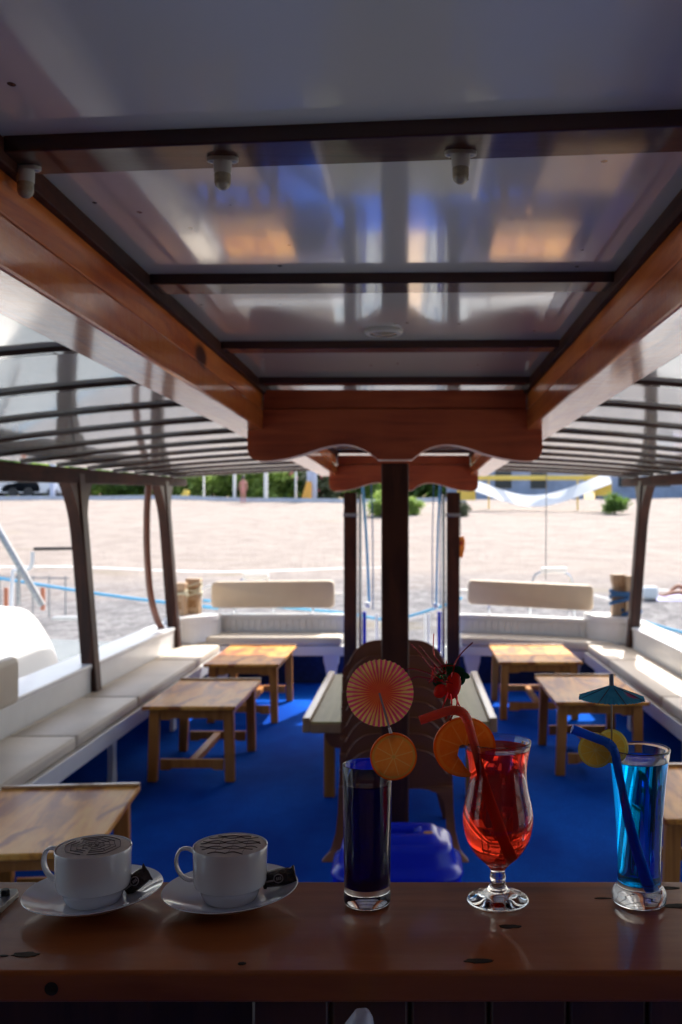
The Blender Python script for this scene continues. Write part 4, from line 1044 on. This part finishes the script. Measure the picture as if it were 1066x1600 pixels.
# ================================================================== COFFEE
def coffee(cxp, cupx, Y, hx, wrap_px, art, lab1, lab2, lab3, tilt):
    X = (cxp-VX)/F*Y; base = (X, Y, BZ+.0003)
    s_ = thing('saucer', lab1, 'saucer', base, 'white saucers')
    b = MB(); pr = [(0,.0045),(.026,.0045),(.030,.0062),(.036,.0060),(.052,.0105),(.066,.0165),(.0740,.0195),(.0746,.0188),(.068,.0150),(.053,.0078),(.034,.0025),(.030,.0003),(.027,.0003),(.026,.0022),(0,.0022)]
    b.lathe(pr, base, 72); b.build('dish', M['porcelain'], s_, smooth=True, angle=50)
    s_.rotation_euler = (0, R(tilt), 0); s_.location.z += .0745*0.45*abs(math.sin(R(tilt)))
    CXc = (cupx-VX)/F*Y; cb = (CXc, Y, BZ+.0055+.0022)
    c_ = thing('coffee_cup', lab2, 'cup', cb, 'white coffee cups')
    b = MB(); pr = [(0,.004),(.022,.004),(.028,.0055),(.0335,.012),(.0375,.020),(.0387,.05),(.0398,.0582),(.0408,.0590),(.0412,.0578),(.0408,.052),(.0404,.040),(.0403,.022),(.0388,.0165),(.0350,.0145),(.0325,.0085),(.0300,.0020),(.0285,0),(.026,0),(.025,.002),(0,.002)]
    b.lathe(pr, cb, 72); b.build('body', M['porcelain'], c_, smooth=True, angle=40)
    # ear handle
    hpts = [( -.0385,.049),(-.047,.0535),(-.056,.052),(-.0605,.043),(-.060,.033),(-.055,.024),(-.047,.019),(-.0385,.020)]
    hp = smooth_pts([(x,z) for x,z in hpts],5); ang = R(hx)
    b = MB(); rings=[]
    for i,(x,z) in enumerate(hp):
        a = hp[max(i-1,0)]; c2 = hp[min(i+1,len(hp)-1)]; tx,tz = c2[0]-a[0], c2[1]-a[1]; l = math.hypot(tx,tz); nx,nz = -tz/l, tx/l
        th = .0019; wd = .0048; ring=[]
        for k in range(10):
            q = k*2*math.pi/10; u = th*math.cos(q); v = wd*math.sin(q)
            px_, pz_ = x+nx*u, z+nz*u
            ring.append((cb[0]+px_*math.cos(ang)-v*math.sin(ang), cb[1]+px_*math.sin(ang)+v*math.cos(ang), cb[2]+pz_))
        rings.append(ring)
    b.loft(rings); b.build('handle', M['porcelain'], c_, smooth=True, angle=50)
    b = MB(); pr = [(0,.0598),(.025,.0597),(.036,.0590),(.0392,.0575),(.0388,.055)]
    b.lathe(pr, cb, 64); fo = b.build('foam', M['foam'], c_, smooth=True, angle=60)
    b = MB(); zz = cb[2]+.0601
    def line(pts, r=.0006):
        pp = []
        for x,y in pts:
            rr_ = math.hypot(x,y); zf = zz-(.0000+ .0009*max(0,(rr_-.024)/.012)**2)
            pp.append((cb[0]+x, cb[1]+y, zf))
        b.tube(pp, r, 6)
    if art == 0:
        for ri, (rad, am) in enumerate(((.006,.0012),(.0125,.0018),(.019,.0022),(.0255,.0026),(.031,.0022))):
            seg0 = 0
            pts = []
            for i in range(81):
                a = i*2*math.pi/80; rr_ = rad-am*abs(math.sin(a*4+.3))**.5*(1 if ri%2 else .8)+.0006*math.sin(a*3+ri)
                pts.append((rr_*math.cos(a), rr_*math.sin(a)))
            cut = [(0,30),(33,58),(61,80)] if ri > 0 else [(0,80)]
            for a0,a1 in cut: line(pts[a0:a1+1], .0005 if ri in (3,4) else .0004)
        for k in range(8):
            a = k*math.pi/4+.1; line([(.002*math.cos(a),.002*math.sin(a)),(.012*math.cos(a+.05),.012*math.sin(a+.05)),(.022*math.cos(a),.022*math.sin(a))], .00028)
    else:
        for k in range(7):
            y0 = -.027+.009*k; half = math.sqrt(max(0,.033**2-y0**2)); pts = []
            n = 48
            for i in range(n+1):
                x = -half+2*half*i/n
                sw = abs(math.sin((x+.002*k)*170))
                pts.append((x, y0+.0035*(1-sw)*(1 if k%2 else -1)+.0008*math.sin(x*300)))
            line(pts, .00045 if k%3 else .0006)
        for xk in (-.012,.003,.018): line([(xk,-.027),(xk+.001,-.01),(xk,.012),(xk+.001,.027)], .00025)
    b.build('chocolate_drawing', M['choc'], fo, smooth=True)
    # wrapped chocolate leaning on the saucer rim
    wx = (wrap_px-VX)/F*(Y+.012); wz = BZ+.0215; wb = (wx, Y+.012, wz-.004)
    w2 = thing('wrapped_chocolate', lab3, 'sweet', wb, 'foil wrapped chocolates')
    b = MB(); rings = []
    L = .040 if art else .036
    for u, hh, tt in ((-1,.0095,.0006),(-.86,.0100,.0008),(-.78,.0082,.003),(-.6,.0092,.006),(0,.0096,.0068),(.6,.0092,.006),(.78,.0082,.003),(.86,.0100,.0008),(1,.0105,.0006)):
        rings.append([(wx+u*L/2*1.0, Y+.012+tt*c, wz+.004+hh*s) for c,s in [(math.cos(q*math.pi/6),math.sin(q*math.pi/6)) for q in range(12)]])
    b.loft(rings)
    for v in b.bm.verts: v.co += Vector((random.uniform(-1,1),random.uniform(-1,1),random.uniform(-1,1)))*.00035
    b.build('wrapper', M['wrap'], w2, smooth=True, angle=25)
    b = MB(); yy = Y+.012-.0072
    out = [(wx+.004*math.cos(q*math.pi/8)*1.35+.002, wz+.004+.0045*math.sin(q*math.pi/8)) for q in range(17)]
    b.tube([(a_,yy,c_z) for a_,c_z in out[:-1]], .00055, 5, close=True)
    for q in range(3): b.box(wx-.0005+.0022*q, wx+.0008+.0022*q, yy-.0004, yy+.0004, wz+.0025, wz+.0055)
    b.box(wx-.0125,wx-.0042,yy-.0004,yy+.0006,wz+.002,wz+.0036); b.build('printed_mark', M['wrapL'], w2)
    w2.rotation_euler = (R(-8), R(-14 if art else -38), R(-10))
coffee(147, 146, 1.058, -12, 219, 0, 'white saucer under the leftmost coffee cup', 'leftmost white cup of coffee with chocolate rings drawn on the foam', 'dark foil wrapped chocolate on the saucer of the leftmost cup', -2.0)
coffee(361, 360, 1.064, -3, 438, 1, 'white saucer under the coffee cup nearest the violet drink', 'white cup of coffee with wavy chocolate lines on foam, second from left', 'dark foil wrapped chocolate on the saucer next to the violet drink', -2.0)

# ================================================================== DRINKS
def glass_thing(name, label, X, Y, outer, inner, liq, liqmat, n=72):
    base = (X, Y, BZ+.0004); t_ = thing(name, label, 'drink', base)
    b = MB(); b.lathe(outer+inner, base, n); b.build('glass', M['glass'], t_, smooth=True, angle=50)
    b = MB(); b.lathe(liq, base, n); b.build('liquid', liqmat, t_, smooth=True, angle=50)
    return t_
# tall straight violet drink
X1, Y1 = (574-VX)/F*1.067, 1.067
out = smooth_pts([(0,.0006),(.020,.0006),(.0248,.002),(.0262,.006),(.0260,.0125),(.0253,.017),(.0258,.024),(.0262,.06),(.0268,.10),(.0276,.1535)],3)
inn = [(.02745,.1548),(.0266,.1552),(.0259,.1540),(.0251,.10),(.0244,.06),(.0238,.026),(.0225,.0215),(.012,.0195),(0,.019)]
liq = [(0,.0190),(.012,.0195),(.0227,.0215),(.0248,.026),(.0254,.06),(.0260,.10),(.0265,.132),(.0266,.1346),(.0260,.1338),(.024,.1335),(0,.1334)]
glass_thing('violet_drink', 'tall straight glass of dark violet drink in the middle of the bar', X1, Y1, out, inn, liq, M['liqV'])
# red hurricane glass
X2, Y2 = (778-VX)/F*1.074, 1.074
out = smooth_pts([(0,.0006),(.030,.0006),(.0340,.0012),(.0343,.0030),(.030,.0060),(.020,.0095),(.0125,.0130),(.0092,.0180),(.0082,.0230),(.0092,.0275),(.0082,.0315),(.0088,.0360),(.0150,.0430),(.0250,.0520),(.0330,.0640),(.0376,.0780),(.0394,.0920),(.0380,.1060),(.0345,.1220),(.0322,.1370),(.0324,.1500),(.0345,.1640),(.0375,.1775)],3)
inn = [(.03745,.1788),(.0366,.1792),(.0361,.1778),(.0331,.164),(.0310,.150),(.0308,.137),(.0331,.122),(.0366,.106),(.0380,.092),(.0362,.078),(.0316,.0655),(.0235,.0540),(.013,.0460),(0,.0440)]
inn = smooth_pts(inn,3)
liq = [(0,.0440),(.0132,.0459),(.0237,.0539),(.0318,.0654),(.0364,.078),(.0382,.092),(.0368,.106),(.0333,.122),(.0310,.137),(.0312,.150),(.0330,.1625),(.0347,.1715),(.0343,.1706),(.031,.1700),(0,.1698)]
liq = smooth_pts(liq[:11],3)+liq[11:]
glass_thing('red_drink', 'stemmed curvy glass of bright red drink', X2, Y2, out, inn, liq, M['liqR'])
# blue pilsner glass
X3, Y3 = (999-VX)/F*1.072, 1.072
out = smooth_pts([(0,.0006),(.024,.0006),(.0288,.0015),(.0302,.0060),(.0296,.0120),(.0268,.0165),(.0248,.0190),(.0240,.0240),(.0240,.0400),(.0246,.0650),(.0262,.0950),(.0290,.1300),(.0318,.1560),(.0340,.1700)],3)
inn = smooth_pts([(.0339,.1712),(.0331,.1716),(.0325,.1700),(.0303,.156),(.0275,.130),(.0247,.095),(.0231,.065),(.0225,.040),(.0224,.026),(.0205,.0225),(.011,.0208),(0,.0205)],3)
liq = smooth_pts([(0,.0205),(.011,.0208),(.0207,.0225),(.0226,.026),(.0227,.040),(.0233,.065),(.0249,.095),(.0277,.130),(.0303,.1540)],3)+[(.0309,.1590),(.0305,.1582),(.028,.1578),(0,.1576)]
glass_thing('blue_drink', 'tall flared glass of bright blue drink at the right', X3, Y3, out, inn, liq, M['liqB'])

# straws
def straw(pts, mat, lab, r=.0049, ribs=None):
    pp = smooth_pts([tuple(p) for p in pts], 8); t = []
    b = MB(); rs = []
    for i, p in enumerate(pp):
        u = i/(len(pp)-1)
        rs.append(r*(1+.10*math.sin(i*3.14159) if not ribs or not (ribs[0] < u < ribs[1]) else r*0+r*(1.0+.14*(i % 2))/r) if False else (r*(1.14 if (i % 2) else .98) if ribs and ribs[0] < u < ribs[1] else r))
    b.tube(pp, rs, 14); return tag(b.build('straw', mat, smooth=True, angle=60), lab, 'straw', 'drinking straws')
Ys = 1.052
straw([P(797,1343,1.074), P(783,1300,1.072), P(765,1240,1.066), P(746,1178,1.054), P(735,1140,Ys-.004), P(730,1124,Ys-.006), P(722,1113,Ys-.008), P(708,1110,Ys-.010), P(690,1114,Ys-.012), P(656,1126,Ys-.014)], M['strawR'], 'orange red bendy straw leaning left out of the red drink', ribs=(.52,.80))
straw([P(1012,1393,1.074), P(1002,1350,1.070), P(985,1280,1.064), P(968,1210,1.054), P(962,1180,1.050), P(957,1168,1.049), P(948,1160,1.049), P(930,1153,1.049), P(894,1139,1.049)], M['strawB'], 'blue bendy straw leaning left out of the blue drink', ribs=(.58,.76))

# citrus slices: discs in the XZ plane
def slice_(px, py, Y, rad, th, mat, lab, name, rz=0, ry=0, cutout=None, squash=1):
    c = P(px, py, Y); b = MB(); n = 64
    if cutout is None:
        pts = [(c.x+rad*math.cos(i*2*math.pi/n), c.z+rad*math.sin(i*2*math.pi/n)) for i in range(n)]
    else:
        pts = [(c.x+u*rad, c.z+v*rad) for u, v in cutout]
    b.prism(pts, 'y', c.y-th/2, c.y+th/2, .0006)
    o = b.build(name, mat, smooth=True, angle=40, origin=tuple(c))
    o.rotation_euler = (0, ry, rz); return tag(o, lab, 'fruit slice')
slice_(615,1182,1.040,.0254,.005,M['orange'],'small orange slice hooked on the rim of the violet drink','orange_slice', rz=R(6), ry=R(-15))
co = []
a0, a1 = R(-62), R(-78+360)
for i in range(70):
    a = R(-40)+ (R(265))*i/69; co.append((math.cos(a), math.sin(a)))
co = [(math.cos(R(t)),.95*math.sin(R(t))) for t in range(-28,286,5)]
inner_cut = [(.20,-.85),(.12,-.76),(.04,-.67),(-.04,-.55),(-.10,-.45),(-.20,-.36),(-.25,-.25),(-.20,-.08),(-.18,.06),(-.06,.11),(.04,.08),(.18,.0),(.34,-.08),(.60,-.30)]
slice_(726,1167,1.063,.0345,.006,M['orange2'],'large orange slice with a notch, hooked on the rim of the red drink','orange_slice', rz=R(4), cutout=co+inner_cut)
slice_(931,1172,1.056,.0190,.004,M['lemon'],'round lemon slice in front of the blue straw on the blue drink','lemon_slice', rz=R(-18))
slice_(957,1166,1.0635,.0185,.004,M['lemon'],'lemon slice behind the blue straw at the rim of the blue drink','lemon_slice', rz=R(-38))

# pleated fan pick
c = P(594,1083,1.044)
t_ = thing('paper_fan_pick', 'round pleated red and yellow paper fan on a stick above the violet drink', 'cocktail pick', tuple(c))
b = MB(); n = 160; rings=[]
for rad in (.0012,.012,.024,.0365):
    rings.append([b.bm.verts.new((c.x+rad*math.cos(i*2*math.pi/n), c.y+(.0011*rad/.0365)*(1 if i%4 in (0,1) else -1)*(1.0), c.z+rad*(1+.012*math.cos(i*math.pi/2)*(rad>.03))*math.sin(i*2*math.pi/n))) for i in range(n)])
for A,B in zip(rings, rings[1:]):
    for k in range(n): b.bm.faces.new([A[k],A[(k+1)%n],B[(k+1)%n],B[k]])
b.bm.faces.new(rings[0])
b.build('pleated_paper', M['fan'], t_)
b = MB(); b.tube([P(593,1083,1.040), P(603,1118,1.040), P(609,1140,1.040)], .0011, 8); b.build('stick', plain('clear_grey_stick',(.30,.30,.34),.2,.1,20), t_, smooth=True)
b = MB(); b.tube([P(608.5,1137,1.040), P(611,1146,1.040), P(612.5,1160,1.0405)], [.0016,.0019,.0017], 10); b.build('stick_tip', M['white_s'], t_, smooth=True)

# paper umbrella
c = P(956,1150,1.062); top = P(955,1056,1.062)
t_ = thing('paper_umbrella', 'small teal paper umbrella with red print above the blue drink', 'cocktail umbrella', tuple(c))
b = MB(); ap = P(956,1070,1.062); R0 = .0375; hgt = .0145
n = 8*12; rings = [[(ap.x+.0015*math.cos(i*2*math.pi/n), ap.y+.0015*math.sin(i*2*math.pi/n), ap.z) for i in range(n)]]
for u in (.35,.7,1.0):
    ring=[]
    for i in range(n):
        a = i*2*math.pi/n+.2; f_ = (i % 12)/12; sag = 1-.045*math.sin(f_*math.pi)*u
        rip = .0005*math.cos(i*math.pi)*(u**2)
        ring.append((ap.x+R0*u*sag*math.cos(a), ap.y+R0*u*sag*math.sin(a), ap.z-hgt*u**.92-.0008*math.sin(f_*math.pi)*u+rip))
    rings.append(ring)
b.loft(rings, cap=False)
# umbrella leans towards the camera slightly
org = Vector(ap)
b.build('canopy', M['umb'], t_)
for k in range(8):
    a = k*2*math.pi/8+.2; b = MB()
    b.tube([(ap.x+.002*math.cos(a),ap.y+.002*math.sin(a),ap.z-.0012),(ap.x+R0*1.02*math.cos(a),ap.y+R0*1.02*math.sin(a),ap.z-hgt-.0004)], .0006, 6); b.build('rib', plain('dark_rib',(.02,.04,.07),.5) if k==0 else bpy.data.materials['dark_rib'], t_)
b = MB(); b.tube([P(956,1158,1.060), P(956,1068,1.062)], .0010, 8); b.build('stick', plain('wood_pick',(.42,.30,.20),.5,.1,40), t_, smooth=True)
b = MB(); b.tube([P(956,1072,1.062), P(955.5,1053,1.062)], .0026, 12); b.build('collar', plain('grey_collar',(.22,.24,.32),.4,.1,40), t_, smooth=True)

# strawberry tinsel pick
c = P(712,1075,1.046)
t_ = thing('strawberry_pick', 'red paper strawberry with dark green leaves and red tinsel above the red straw', 'cocktail pick', tuple(P(712,1110,1.046)))
def lens(b, c, rx, rz_, th, rot=0, n=24, flat=0):
    rings=[]
    for u, s in ((-1,.02),(-.7,.7),(0,1),(.7,.7),(1,.02)):
        rings.append([(c.x+s*(rx*math.cos(q)*math.cos(rot)-rz_*math.sin(q)*math.sin(rot)), c.y+u*th, c.z+s*(rx*math.cos(q)*math.sin(rot)+rz_*math.sin(q)*math.cos(rot))) for q in [k*2*math.pi/n for k in range(n)]])
    b.loft(rings)
b = MB(); lens(b, P(708,1072,1.048), .0088, .0150, .004, R(-12)); lens(b, P(688,1080,1.048), .0068, .0080, .0035, R(-35)); b.build('berry', M['berry'], t_, smooth=True, angle=60)
b = MB()
for px, py, rx, rz_, ro in ((700,1043,.008,.0040,20),(716,1047,.0075,.0042,-10),(725,1055,.0072,.0036,-20),(722,1064,.0055,.0034,60),(706,1049,.0070,.004,50),(686,1062,.0055,.0085,-40)):
    lens(b, P(px,py,1.051), rx, rz_, .0010, R(ro), 14)
b.build('leaves', M['leafD'], t_, smooth=True, angle=60)
b = MB(); rnd = random.Random(5)
def strand(pts, r=.0007): b.tube(smooth_pts([tuple(P(x,y,Y)) for x,y,Y in pts],5), r, 5)
strand([(697,1062,1.045),(690,1040,1.044),(678,1022,1.045),(678,990,1.046)])
strand([(700,1063,1.045),(682,1042,1.043),(664,1020,1.044),(655,1009,1.045)])
strand([(698,1062,1.045),(676,1046,1.043),(655,1020,1.044),(643,1007,1.045)])
strand([(706,1060,1.045),(712,1035,1.044),(724,1018,1.045),(739,1004,1.046)])
strand([(694,1066,1.045),(670,1060,1.044),(650,1058,1.045),(636,1066,1.046)])
strand([(694,1066,1.045),(670,1052,1.044),(645,1045,1.045),(630,1048,1.046)])
strand([(700,1082,1.044),(694,1100,1.043),(688,1115,1.043),(684,1124,1.043)],.0009)
strand([(704,1084,1.044),(706,1100,1.043),(700,1114,1.043),(697,1123,1.043)],.0009)
strand([(714,1086,1.044),(714,1102,1.043),(708,1116,1.043),(703,1126,1.043)],.0009)
for k in range(14):
    x = 690+rnd.uniform(-14,10); y = 1052+rnd.uniform(-16,16); a = rnd.uniform(0,6.28); L_ = rnd.uniform(8,20)
    strand([(x,y,1.044),(x+L_*.5*math.cos(a)+2,y+L_*.5*math.sin(a),1.043),(x+L_*math.cos(a),y+L_*math.sin(a),1.044)], .0005)
b.build('tinsel', M['tinselR'], t_, smooth=True)
b = MB()
for k in range(16):
    x = 692+rnd.gauss(0,4); y = 1056+rnd.gauss(0,5); a = rnd.uniform(0,6.28)
    b.tube([P(x,y,1.0435), P(x+4*math.cos(a),y+4*math.sin(a),1.0425)], .0006, 4)
b.build('green_glitter', M['tinselG'], t_)
b = MB(); b.tube([P(700,1062,1.047), P(722,1112,1.050), P(748,1170,1.056), P(770,1240,1.066)], .0009, 8); b.build('stick', M['tinselR'], t_, smooth=True)

# blue drink: dark line through the glass comes from refraction of the deck furniture behind; nothing added
